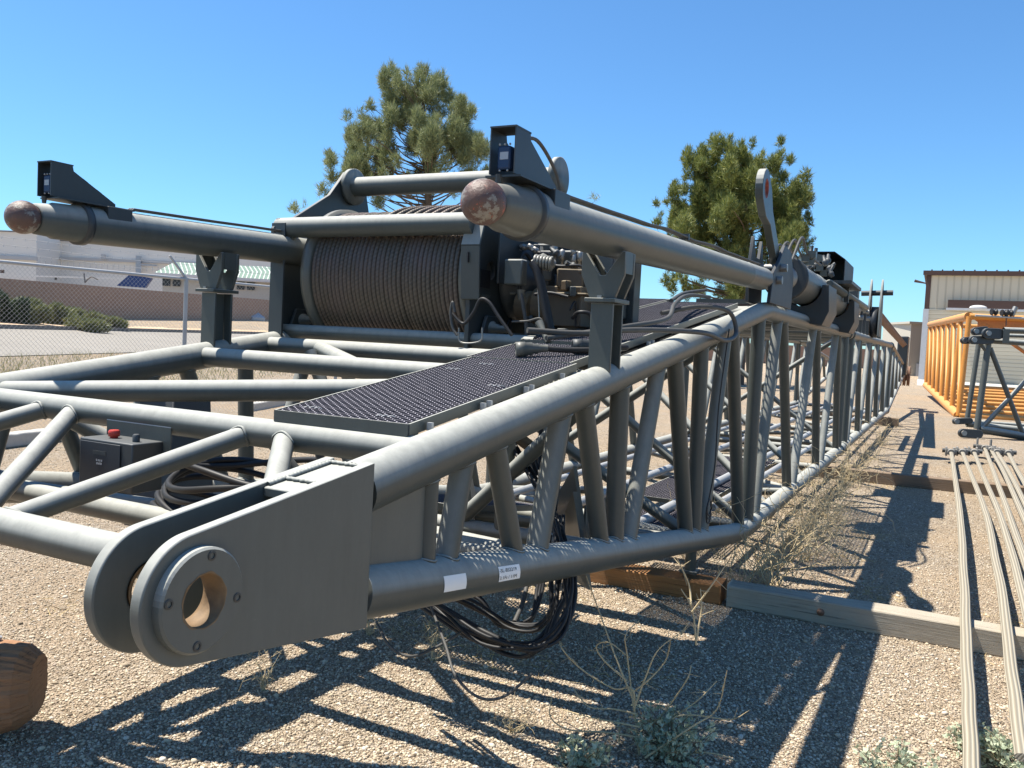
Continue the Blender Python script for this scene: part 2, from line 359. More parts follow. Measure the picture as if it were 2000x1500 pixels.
for i in range(len(cols)-1):
    for j in range(ROWS-1): fs.append((i*ROWS+j, (i+1)*ROWS+j, (i+1)*ROWS+j+1, i*ROWS+j+1))
mb.add(vs, fs); mb.quad((-2500, -2500, -.06), (2500, -2500, -.06), (2500, 2500, -.06), (-2500, 2500, -.06))
struct(mb.build("ground", "gravel_ground"))
def strip(name, mat, f0, f1, dz, c0=-1500, c1=1000, uvw=None, n=1):
    mb = MB(); cs = list(range(c0, c1+1, 50)); vs = []
    for px in cs: (d0, z0), (d1, z1) = f0(px), f1(px); vs += [gp(px, d0, z0+dz), gp(px, d1, z1+dz)]
    mb.add(vs, [(2*i, 2*i+2, 2*i+3, 2*i+1) for i in range(len(cs)-1)]); return mb.build(name, mat)
struct(strip("road", "asphalt", lambda p: (prof(p)[1]*1.01, prof(p)[4]), lambda p: (prof(p)[2], prof(p)[5]), .02))
struct(strip("bank", "bank_soil", lambda p: (prof(p)[2]+.3, prof(p)[5]+.1), lambda p: (prof(p)[3]+5, prof(p)[6]), .05))
mb = MB()
for a in range(-1500, 1000, 50):
    p0, p1 = gp(a, prof(a)[2], prof(a)[5]), gp(a+50, prof(a+50)[2], prof(a+50)[5]); q0, q1 = gp(a, prof(a)[2]+.35, prof(a)[5]), gp(a+50, prof(a+50)[2]+.35, prof(a+50)[5])
    u = V(0, 0, .17); dn = V(0, 0, -.1); mb.hexa([p0+dn, p1+dn, q1+dn, q0+dn, p0+u, p1+u, q1+u, q0+u])
struct(mb.build("kerb", "kerb"))

# loose gravel stones (uncountable)
def stones(N, r0, r1, s0, s1, a0=-58, a1=24, name="gravel_stones", pw=1.0):
    ico = []; ph = (1+5**.5)/2
    for a, b in ((1, ph), (-1, ph), (1, -ph), (-1, -ph)): ico += [(0, a, b), (a, b, 0), (b, 0, a)]
    ico = np.array(ico)/np.linalg.norm((1, ph)); 
    fs = []
    for i in range(12):
        for j in range(i+1, 12):
            for k in range(j+1, 12):
                e = [np.linalg.norm(ico[p]-ico[q]) for p, q in ((i, j), (j, k), (i, k))]
                if max(e) < 1.1:
                    nn = np.cross(ico[j]-ico[i], ico[k]-ico[i]); fs.append((i, j, k) if nn@(ico[i]) > 0 else (i, k, j))
    fs = np.array(fs); r = r0*np.exp(rng.random(N)*math.log(r1/r0)); a = np.radians(a0+(a1-a0)*rng.random(N))
    X, Y = np.sin(a)*r, np.cos(a)*r; sz = (s0+(s1-s0)*rng.random(N)**2.6)*np.where(rng.random(N) < .012, 1.9, 1)
    sc = np.stack([sz*(.8+.5*rng.random(N)), sz*(.7+.4*rng.random(N)), sz*(.5+.3*rng.random(N))], 1)
    jit = 1+.28*(rng.random((N, 12))-.5)
    P = ico[None]*jit[..., None]*sc[:, None, :]; th = rng.random(N)*6.283; tl = (rng.random(N)-.5)*1.2
    c, s = np.cos(tl)[:, None], np.sin(tl)[:, None]; y, z = P[..., 1]*c-P[..., 2]*s, P[..., 1]*s+P[..., 2]*c
    c, s = np.cos(th)[:, None], np.sin(th)[:, None]; x, y = P[..., 0]*c-y*s, P[..., 0]*s+y*c
    P = np.stack([x+X[:, None], y+Y[:, None], z+(sz*.25)[:, None]], -1).reshape(-1, 3).astype(np.float32)
    FI = (fs[None]+(np.arange(N)*12)[:, None, None]).reshape(-1).astype(np.int32); nf = len(fs)*N
    me = bpy.data.meshes.new(name); me.vertices.add(len(P)); me.vertices.foreach_set("co", P.ravel()); me.loops.add(len(FI)); me.loops.foreach_set("vertex_index", FI)
    me.polygons.add(nf); me.polygons.foreach_set("loop_start", np.arange(0, nf*3, 3, dtype=np.int32)); me.update(); me.validate()
    me.materials.append(MATS["stone"]); o = bpy.data.objects.new(name, me); COL.objects.link(o); return o
tag(stones(380000, 1.7, 16, .003, .0088), "tan and grey loose gravel covering the yard ground", "gravel", kind="stuff")

tw = MB(); rt_ = np.random.default_rng(12)
for k in range(260):
    r_ = 2.2*math.exp(rt_.random()*1.6); a_ = math.radians(-50+72*rt_.random()); p = V(math.sin(a_)*r_, math.cos(a_)*r_, .012); an = rt_.random()*6.28; L_ = .02+.07*rt_.random()**2; d_ = V(math.cos(an), math.sin(an), .05*rt_.random()); n_ = V(-d_[1], d_[0], 0)*L_*.2*rt_.normal()
    tw.path([p, p+d_*L_*.5+n_, p+d_*L_], .0012, 4, False)
tag(tw.build("twig_litter", "twig_dark"), "small dry twigs and stalks scattered over the near gravel", "twigs", kind="stuff")
# ------------------------------------------------------------------ LATTICE BOOM
XR, XL = -1.206, -3.306; XM = (XR+XL)/2
YT, ZT, YB, ZB, YF = 6.325, 1.913, 5.95, .35, 1.675
SL = .1396
def ztop(y): return 1.264+SL*(y-YF) if y < YT else ZT
def zbot(y): return .992+(ZB-.992)*(y-YF)/(YB-YF) if y < YB else ZB
YH, YE = 22.3, 30.0
def zt2(y): return ztop(y) if y < YH else ZT-.42*(y-YH)/(YE-YH)*1.3
def zb2(y): return zbot(y) if y < YH else ZB+.75*(y-YH)/(YE-YH)
boom = thing("lattice_boom", "long grey tubular lattice crane boom lying on timber blocks across the gravel yard", "crane boom", (XM, 6, 0))
G = "grey_paint"; RC = .066
for X in (XR, XL):
    MB().path([(X, 1.583, ztop(1.583)), (X, YT-.06, ztop(YT-.06)), (X, YT+.06, ZT+.001), (X, YH, ZT), (X, YE, zt2(YE))], [RC, RC, RC, RC, RC*.9], 32).build("top_chord", G, boom)
    MB().path([(X, 1.583, zbot(1.583)), (X, YB-.2, zbot(YB-.2)), (X, YB, ZB+.012), (X, YB+.2, ZB), (X, YH, ZB), (X, YE, zb2(YE))], [RC]*5+[RC*.9], 32).build("bottom_chord", G, boom)
    # section joint collars
    for y in (12.1, 12.5, 22.1):
        for zz in (ZT, ZB): MB().lathe((X, y, zz), (0, 1, 0), [(-.03, RC+.002), (-.03, RC+.014), (.03, RC+.014), (.03, RC+.002)], 24).build("joint_collar", G, boom)
def weld(p, cdir, R, d, r, parent, w_=.0045):
    # bead along the line where a tube of radius r (leaving axis point p along d) meets a tube of radius R
    p = V(*p); cd = V(*cdir); cd /= np.linalg.norm(cd); d = V(*d); u = np.cross(d, V(.3, .5, .8)); u /= np.linalg.norm(u); v = np.cross(d, u); pts = []
    for k in range(26):
        a = 2*math.pi*k/26; q = r*(math.cos(a)*u+math.sin(a)*v); A = d-cd*(d@cd); B = q-cd*(q@cd); aa, bb, c_ = A@A, 2*A@B, B@B-R*R
        dis = bb*bb-4*aa*c_
        t_ = (-bb+math.sqrt(max(dis, 0)))/(2*aa); pts.append(p+q*1.02+d*(t_+.001)+rng.normal(size=3)*.0006)
    w0 = MB().path(pts, w_, 6, closed=True).build("weld_bead", G, parent)
SIDE = [((1.9, 't'), (1.9, 'b'), .031), ((2.1, 't'), (2.0, 'b'), .034), ((2.25, 't'), (2.46, 'b'), .034), ((2.78, 't'), (2.6, 'b'), .040), ((2.95, 't'), (3.25, 'b'), .038),
        ((3.36, 't'), (3.4, 'b'), .041), ((3.89, 't'), (3.56, 'b'), .039), ((4.12, 't'), (4.57, 'b'), .036), ((4.64, 't'), (4.72, 'b'), .036), ((5.2, 't'), (4.88, 'b'), .036),
        ((5.36, 't'), (5.95, 'b'), .036), ((6.18, 't'), (6.2, 'b'), .042), ((6.94, 't'), (6.45, 'b'), .036), ((7.15, 't'), (7.97, 'b'), .036), ((8.95, 't'), (8.2, 'b'), .036),
        ((9.2, 't'), (9.85, 'b'), .036), ((10.9, 't'), (10.2, 'b'), .036), ((11.1, 't'), (11.75, 'b'), .036), ((11.95, 't'), (11.95, 'b'), .042), ((12.72, 't'), (12.72, 'b'), .042)]
y = 12.9
while y < 21:
    SIDE += [((y+1.75, 't'), (y+.1, 'b'), .036) if False else ((y+.95, 't'), (y+.1, 'b'), .036), ((y+1.1, 't'), (y+1.85, 'b'), .036)]; y += 1.95
SIDE += [((22.2, 't'), (22.2, 'b'), .04)]
y = 22.6
while y < 28.5: SIDE += [((y+.8, 't'), (y, 'b'), .034), ((y+.9, 't'), (y+1.6, 'b'), .034)]; y += 1.75
for X in (XR, XL):
    for (ya, _), (yb, _), r in [(a_, b_, r_*(1.15 if a_[0] > 4 else 1)) for a_, b_, r_ in SIDE]:
        o = MB().tube((X, ya, zt2(ya)), (X, yb, zb2(yb)), r, 20, False)
        # weld fillets where the brace meets the chords
        a, b = V(X, ya, zt2(ya)), V(X, yb, zb2(yb)); d = (b-a)/np.linalg.norm(b-a)
        br = o.build("side_brace", G, boom)
        if ya < 8: weld(a, (0, 1, SL if ya < YT else 0), RC, d, r, br); weld(b, (0, 1, -.15 if yb < YB else 0), RC, -d, r, br)
def cross(y, lvl, r=.042, x0=XL, x1=XR, dz=0, name=None):
    z = (zt2(y) if lvl == 't' else zb2(y))+dz
    return MB().tube((x0, y, z), (x1, y, z), r, 24, False).build(name or "cross_tube", G, boom)
for y in (1.93,): cross(y, 't', .044)
for y in (3.05, 3.5, 4.7, 6.2, 8.0, 10, 11.95, 12.72, 15, 18, 22.2): cross(y, 't', .047 if y < 4 else .04)
for y in (2.05, 2.75, 3.4, 4.7, 6.2, 8.1, 10, 11.95, 12.72, 15, 18, 22.2): cross(y, 'b', .04)
ZN = 1.07
MB().tube((XL+.07, 1.37, ZN-.01), (XR-.07, 1.37, ZN-.01), .046, 28, False).build("foot_cross_tube", G, boom)
t1 = ztop(1.93)
for xa, xb in ((-1.85, XM+.04), (-2.68, XM-.05), (-1.73, -1.3), (-2.80, -3.22)):
    a = V(xa, 1.93, t1); b = V(xb, 1.37, ZN-.01); o = MB().tube(a, b, .031, 24, False); d = (b-a)/np.linalg.norm(b-a)
    br = o.build("foot_brace", G, boom); weld((a[0], 1.93, t1), (1, 0, 0), .044, d, .031, br); weld((b[0], 1.37, ZN-.01), (1, 0, 0), .046, -d, .031, br)
def dg(a, b, r, name="top_brace"): return MB().tube(a, b, r, 20, False).build(name, G, boom)
dg((XL, 2.02, ztop(2.02)), (XR, 2.97, ztop(2.97)), .042)
dg((-2.95, 3.52, ztop(3.52)), (-2.35, 3.07, ztop(3.07)), .04)
dg((XR, 3.1, ztop(3.1)), (XL, 4.65, ztop(4.65)), .036); dg((XL, 4.75, ztop(4.75)), (XR, 6.15, ztop(6.15)), .036)
ys = [6.2, 8.0, 10, 11.95]
for i in range(3):
    a, b = (XR, XL) if i % 2 == 0 else (XL, XR); dg((a, ys[i]+.08, ZT), (b, ys[i+1]-.08, ZT), .034)
ys = [12.72, 15, 18, 22.2]
for i in range(3):
    a, b = (XR, XL) if i % 2 == 0 else (XL, XR); dg((a, ys[i]+.08, ZT), (b, ys[i+1]-.08, ZT), .034)
ys = [2.05, 2.75, 3.4, 4.7, 6.2, 8.1, 10, 11.95]
for i in range(len(ys)-1):
    a, b = (XR, XL) if i % 2 else (XL, XR); dg((a, ys[i]+.06, zb2(ys[i]+.06)), (b, ys[i+1]-.06, zb2(ys[i+1]-.06)), .033, "bottom_brace")
ys = [12.72, 15, 18, 22.2]
for i in range(3):
    a, b = (XR, XL) if i % 2 else (XL, XR); dg((a, ys[i]+.06, ZB), (b, ys[i+1]-.06, ZB), .033, "bottom_brace")
# inner cross frames
for y in (4.72, 6.2, 11.95):
    for s_ in (1, -1): dg((XM-s_*1.05, y, zt2(y)), (XM+s_*1.05, y+.02*s_, zb2(y)), .034, "frame_brace")
dg((XR-.05, 7.2, ZB), (XL, 8.0, ZT), .034, "frame_brace"); dg((XR-.05, 9.2, ZB), (XL, 9.9, ZT), .034, "frame_brace")
dg((XL, 2.1, ztop(2.1)), (-2.7, 2.7, zbot(2.7)), .034, "frame_brace"); dg((XR, 3.3, ztop(3.3)), (-2.0, 3.4, zbot(3.4)), .034, "frame_brace")
dg((-2.9, 3.4, ztop(3.4)), (-2.5, 3.4, zbot(3.4)), .034, "frame_brace"); dg((-1.75, 3.45, ztop(3.45)), (-1.75, 3.4, zbot(3.4)), .036, "frame_brace")
# gusset web between the chords by the foot
for X in (XR, XL): MB().prismx([(1.585, ztop(1.585)-.04), (1.89, ztop(1.89)-.04), (1.89, zbot(1.89)+.04), (1.585, zbot(1.585)+.04)], X-.009, X+.012).build("gusset_plate", "lug_bounce_paint", boom)
# ---- foot lugs
xo = XR+.07
def yz(px, py, x=xo): p = atx(px, py, x); return (p[1], p[2])
pin = atx(401, 1174, XR+.092)[1:]
foot = [yz(733, 904), yz(717, 1227)]
rad = 0.0
low = [yz(442, 1276), yz(345, 1302), yz(290, 1276), yz(264, 1224), yz(259, 1190), yz(264, 1159), yz(277, 1128), yz(296, 1100), yz(325, 1072), yz(358, 1051), yz(400, 1032)]
# smooth the rounded nose: circle round the pin
top_e, bot_e = np.array(yz(475, 1003)), np.array(yz(442, 1276))
rr = np.mean([np.linalg.norm(np.array(p)-pin) for p in low[1:9]]); rr = .117
def lug(Xc, sgn):
    fl = thing if False else None
    a0 = math.atan2(bot_e[1]-pin[1], bot_e[0]-pin[0]); a1 = math.atan2(top_e[1]-pin[1], top_e[0]-pin[0])
    nose = []
    def tang(P, sg):
        v_ = np.array(P)-pin; D_ = np.linalg.norm(v_); return math.atan2(v_[1], v_[0])+sg*math.acos(rr/D_)
    A0 = tang(foot[1], -1); A1 = tang(foot[0], 1)-2*math.pi
    if A1 > A0: A1 -= 2*math.pi
    for k in range(61):
        a = A0+(A1-A0)*k/60; nose.append((pin[0]+rr*math.cos(a), pin[1]+rr*math.sin(a)))
    ol = [foot[0], foot[1]]+nose
    for x0, x1 in ((Xc+.045, Xc+.07), (Xc-.07, Xc-.045)): 
        MB().plate_hole(ol, pin, .0475, x0, x1, 96).build("lug_plate", "lug_bounce_paint", boom, bevel=.003)
    for sx in (1, -1):
        o = MB()
        cc = MB()
        for q, (r0, r1, xa, xb) in enumerate([(.0475, .093, .07, .09)]):
            n = 56; vs = []; fs = []
            prof_ = [(xa, r0), (xb, r0), (xb, r1-.004), (xb-.004, r1), (xa, r1)]
            for (xx, r_) in prof_:
                for j in range(n): a = 2*math.pi*j/n; vs.append((Xc+sx*xx, pin[0]+r_*math.cos(a), pin[1]+r_*math.sin(a)))
            L = len(prof_)
            for i in range(L):
                for j in range(n): f = (i*n+j, i*n+(j+1) % n, ((i+1) % L)*n+(j+1) % n, ((i+1) % L)*n+j); fs.append(f if sx > 0 else f[::-1])
            cc.add(vs, fs)
        co = cc.build("lug_collar", "lug_bounce_paint", boom)
        for k in range(4):
            a = math.radians(80+90*k); p = V(Xc+sx*.0885, pin[0]+.078*math.cos(a), pin[1]+.078*math.sin(a))
            o = MB(); o.lathe(p, (sx, 0, 0), [(0, .009), (.003, .009), (.0035, .0055), (.001, .0055), (.001, .0001)], 18, False, False); bo = o.build("bolt", "dark_paint", boom)
    for sx in (1, -1):
        o = MB(); n = 48; vs = []; fs = []
        prf = [(.0905, .0505), (.0912, .047), (.06, .047), (.05, .0435), (.04, .0435), (.04, .05)]
        for (xx, r_) in prf:
            for j in range(n): a = 2*math.pi*j/n; q = r_+(-.0005+.0012*math.sin(5*a+sx)+.001*math.sin(11*a) if xx > .09 and r_ > .05 else 0); vs.append((Xc+sx*xx, pin[0]+q*math.cos(a), pin[1]+q*math.sin(a)))
        for i in range(len(prf)-1):
            for j in range(n): fs.append((i*n+j, (i+1)*n+j, (i+1)*n+(j+1) % n, i*n+(j+1) % n))
        o.add(vs, fs, True); o.build("bushing", "rusty_bore", boom)
    # box top / end plates
    y1 = foot[0][0]; y0 = 1.335; zf = lambda yy: foot[0][1]+(top_e[1]-foot[0][1])*(yy-foot[0][0])/(top_e[0]-foot[0][0])
    MB().hexa([(Xc-.044, y0, zf(y0)-.03), (Xc+.044, y0, zf(y0)-.03), (Xc+.044, y1, zf(y1)-.03), (Xc-.044, y1, zf(y1)-.03), (Xc-.044, y0, zf(y0)-.009), (Xc+.044, y0, zf(y0)-.009), (Xc+.044, y1, zf(y1)-.009), (Xc-.044, y1, zf(y1)-.009)]).build("lug_box_top", "lug_bounce_paint", boom, bevel=.003)
    MB().box((Xc, y1-.008, (foot[0][1]+foot[1][1])/2), (.0895, .014, foot[0][1]-foot[1][1]-.05)).build("lug_end_plate", "lug_bounce_paint", boom)
    # weld beads on the box top
    o = MB(); 
    for k, yy in enumerate((y1-.02, y1-.17)):
        pts = [(Xc-.043+.086*i/14, yy+.002*math.sin(i*2.1), zf(yy)-.006+.001*math.sin(i*3)) for i in range(15)]; o.path(pts, .0055, 8)
    pts = [(Xc-.041, y0+.01+(y1-y0-.03)*i/40, zf(y0+.01+(y1-y0-.03)*i/40)-.006+.0012*math.sin(i*2.7)) for i in range(41)]; o.path(pts, .006, 8)
    pts = [(Xc+.041, y0+.05+(y1-y0-.07)*i/40, zf(y0+.05+(y1-y0-.07)*i/40)-.007) for i in range(41)]; o.path(pts, .004, 8)
    o.build("weld_bead", G, boom)
lug(XR, 1); lug(XL, 1)
# ---- saddle posts with V cradles
def post(X):
    zb = ztop(3.2)+.03; zc = 1.775; zv = 1.975
    o = MB(); y0, y1 = 3.09, 3.21
    o.box((X+.005, y0+.008, (zb+zc)/2), (.092, .012, zc-zb)); o.box((X+.005, y1-.006, (zb+zc)/2), (.092, .012, zc-zb)); o.box((X-.0, (y0+y1)/2, (zb+zc)/2), (.010, y1-y0-.028, zc-zb-.004))
    o.build("saddle_post", G, boom, bevel=.002)
    MB().box((X+.003, (y0+y1)/2, zc+.011), (.125, y1-y0+.05, .016)).build("cap_plate", G, boom, bevel=.002)
    z0 = zc+.02
    for ya in (y0, y1-.02):
        poly = [(-.05, z0), (.055, z0), (.09, z0+.09), (.09, z0+.18), (.078, z0+.18), (.012, z0+.088), (-.01, z0+.088), (-.074, z0+.18), (-.088, z0+.18), (-.088, z0+.09)]
        MB().prism([(X+a, ya, b) for a, b in poly], (0, .018, 0)).build("cradle_plate", G, boom, bevel=.002)
    o = MB(); 
    for sx, xa in ((1, .083), (-1, -.083)): MB().box((X+xa, (y0+y1)/2, z0+.14), (.010, y1-y0-.042, .085)).build("cradle_side", G, boom)
    MB().box((X, 3.075, z0+.004), (.018, .012, .010)).build("cap_bolt", "steel", boom)
post(XR); post(XL)
# ---- walkway gratings
def grating(x0, x1, y0, y1, zf, name="walkway_grating", cell=.030, bar=.0026, h=.028):
    fr = MB(); th = .006; hh = .034
    c = [(x0, y0), (x1, y0), (x1, y1), (x0, y1)]
    def zz(y): return zf(y)
    for (xa, ya, xb, yb) in ((x0, y0, x1, y0), (x0, y1, x1, y1), (x0, y0, x0, y1), (x1, y0, x1, y1)):
        if ya == yb: fr.hexa([(xa, ya-th/2, zz(ya)-hh), (xb, ya-th/2, zz(ya)-hh), (xb, ya+th/2, zz(ya)-hh), (xa, ya+th/2, zz(ya)-hh), (xa, ya-th/2, zz(ya)), (xb, ya-th/2, zz(ya)), (xb, ya+th/2, zz(ya)), (xa, ya+th/2, zz(ya))])
        else: fr.hexa([(xa-th/2, ya+th/2, zz(ya)-hh), (xa+th/2, ya+th/2, zz(ya)-hh), (xa+th/2, yb-th/2, zz(yb)-hh), (xa-th/2, yb-th/2, zz(yb)-hh), (xa-th/2, ya+th/2, zz(ya)), (xa+th/2, ya+th/2, zz(ya)), (xa+th/2, yb-th/2, zz(yb)), (xa-th/2, yb-th/2, zz(yb))])
    f_ = fr.build(name, "grey_paint", boom)
    g = MB(); nx = max(2, int((x1-x0)/cell)); ny = max(2, int((y1-y0)/(cell*.42)))
    dx = (x1-x0)/nx; dy = (y1-y0)/ny
    def wall(p, q):
        p = V(*p); q = V(*q); d = q-p; nrm = V(-d[1], d[0], 0); nrm = nrm/(np.linalg.norm(nrm)+1e-9)*bar/2; u = V(0, 0, -h)
        g.hexa([p-nrm+u, p+nrm+u, q+nrm+u, q-nrm+u, p-nrm, p+nrm, q+nrm, q-nrm])
    for j in range(ny):
        yb = y0+(j+.5)*dy; s_ = 1 if j % 2 else -1
        for i in range(nx):
            xa = x0+i*dx; q = [(xa, s_), (xa+.3*dx, s_), (xa+.5*dx, -s_), (xa+.8*dx, -s_), (xa+dx, s_)]
            for (pa_, ea), (pb_, eb) in zip(q, q[1:]):
                ya, yc = yb+ea*dy*.47, yb+eb*dy*.47; wall((pa_, ya, zz(ya)-.002), (pb_, yc, zz(yc)-.002))
    mo = g.build("grating_mesh", "grating_paint", f_); mo.matrix_parent_inverse = Matrix()
    return f_
incz = lambda y: 1.264+SL*(y-YF)+.078
grating(-1.76, -1.285, 1.915, 3.07, incz)
grating(-1.79, -1.32, 3.08, 3.58, incz)
grating(-1.80, -1.30, 3.60, 5.9, lambda y: incz(y)+.01)
grating(-2.30, -1.84, 4.6, 6.1, lambda y: incz(y)+.01)
grating(-1.75, -1.35, 6.5, 9.5, lambda y: ZT+.09, cell=.05)
grating(-2.0, -1.5, 5.2, 6.1, lambda y: ZB+.07, cell=.04); grating(-2.2, -1.6, 6.5, 9.6, lambda y: ZB+.07, cell=.05); grating(-2.6, -2.1, 3.6, 4.6, lambda y: zb2(y)+.08, cell=.04)
MB().hexa([(-1.80, 3.62, ztop(3.62)+.0), (-1.31, 3.62, ztop(3.62)+.0), (-1.31, 5.85, ztop(5.85)), (-1.80, 5.85, ztop(5.85)), (-1.80, 3.62, ztop(3.62)+.006), (-1.31, 3.62, ztop(3.62)+.006), (-1.31, 5.85, ztop(5.85)+.006), (-1.80, 5.85, ztop(5.85)+.006)]).build("shadow_tray", "dark_paint", boom)  # solid sheet added below the far grating to cast an unbroken ground shadow
for k in range(5): MB().path(smooth_path([(-1.72+.08*k, 3.66, ztop(3.66)+.02), (-1.74+.085*k, 4.4, ztop(4.4)+.02), (-1.70+.075*k, 5.1, ztop(5.1)+.02), (-1.72+.08*k, 5.8, ztop(5.8)+.02)]), .012, 8).build("cable", "rubber", boom)
# small clamps on the grating
o = MB()
for x, y in ((-1.67, 1.97), (-1.40, 1.96), (-1.66, 2.75), (-1.34, 2.5), (-1.6, 2.9)):
    for k in range(3): o.path([(x-.02+.02*k, y-.008, incz(y)+.002), (x-.012+.02*k, y, incz(y)+.007), (x-.004+.02*k, y+.006, incz(y)+.002)], .0016, 6)
o.build("grating_clamp", "galv", boom)
# brackets under grating on chord
for y in (2.0, 2.3, 2.34, 2.6, 2.64, 2.9, 3.9, 3.96): MB().box((-1.268, y, ztop(y)+.055), (.016, .012, .022)).build("grating_bracket", "galv", boom)
# short support feet
for X, y in ((-1.40, 5.45), (-3.1, 5.45), (-1.3, 12.3), (-3.2, 12.3)):
    MB().tube((X, y, zb2(y)-.02), (X, y, .17), .036, 20, False).build("support_leg", G, boom); MB().box((X, y, .1605), (.11, .11, .016)).build("foot_plate", G, boom)
# lower hinge plate with hole + brackets
MB().plate_hole([(0, 0), (.3, 0), (.3, .2), (.05, .22), (0, .18)], (.15, .11), .022, 0, .012, 24).build("bracket_plate", "olive_grey", boom).matrix_parent_inverse = Matrix.Translation(Vector((-1.65+2.256, 4.15-6, .56)))
for (a, b) in (((-1.62, 3.9, 1.0), (-1.95, 4.3, .62)), ((-2.1, 3.6, 1.1), (-2.35, 4.2, .7)), ((-1.45, 3.5, .95), (-1.7, 3.9, .62))):
    MB().prism([a, b, (b[0], b[1], b[2]-.14), (a[0]+.1, a[1], b[2]-.10)], (.015, .01, 0)).build("bracket_plate", "olive_grey", boom)
# head block and sheaves
MB().box((XR-.02, 29.2, 1.7), (.30, 1.0, 1.2)).build("head_block", "dark_paint", boom, bevel=.03)
for k in range(3): MB().lathe((XR-.10+.12*k, 30.6, 1.05), (1, 0, 0), [(-.04, .1), (-.04, .33), (-.015, .33), (0, .29), (.015, .33), (.04, .33), (.04, .1)], 36).build("sheave", "rust_metal", boom)
MB().path([(XR, 29.8, 1.5), (XR+.1, 30.6, .95)], .07, 12).build("sheave_arm", "rust_metal", boom)
# stickers on the bottom chord (wrapped)
def chord_frame(y):
    return V(XR, y, zbot(y))
def sticker(pxl, pxr, py, h, text_lines):
    y0, y1 = atx(*pxl, XR+RC)[1], atx(*pxr, XR+RC)[1]; ca = math.radians(py)
    r = RC+.0012; o = MB(); n = 10; vs = []
    for i in range(7):
        yy = y0+(y1-y0)*i/6; c = chord_frame(yy)
        for j in range(n+1): a = ca+h/2/r-(h/r)*j/n; vs.append(c+V(r*math.cos(a), 0, r*math.sin(a)))
    fs = [(i*(n+1)+j, i*(n+1)+j+1, (i+1)*(n+1)+j+1, (i+1)*(n+1)+j) for i in range(6) for j in range(n)]
    o.add(vs, fs, True); st = o.build("sticker", "label_white", boom)
    for txt, v0, size in text_lines:
        cu = bpy.data.curves.new("t", 'FONT'); cu.body = txt; cu.size = size; cu.resolution_u = 3; to = bpy.data.objects.new("t", cu); COL.objects.link(to)
        bpy.context.view_layer.update(); me = to.to_mesh(); P = [tuple(v.co) for v in me.vertices]; FF = [tuple(p.vertices) for p in me.polygons]; to.to_mesh_clear(); bpy.data.objects.remove(to)
        o = MB(); r2 = r+.0009; vs = []
        wx = max(p[0] for p in P); hx = max(p[1] for p in P)
        for (u, w_, _) in P:
            yy = y0+.002+u/wx*(y1-y0)*.80; a = ca+(h/2-v0+w_/hx*size)/r2; c = chord_frame(yy); vs.append(c+V(r2*math.cos(a), 0, r2*math.sin(a)))
        o.add(vs, FF); o.build("lettering", "ink", st)
sticker((868, 1140), (911, 1135), 4, .044, [])
sticker((975, 1120), (1016, 1115), 6, .046, [("-SL-BS2219", .018, .0105), ("3.1Ft / 11M", .040, .0105)])
boom_x = boom

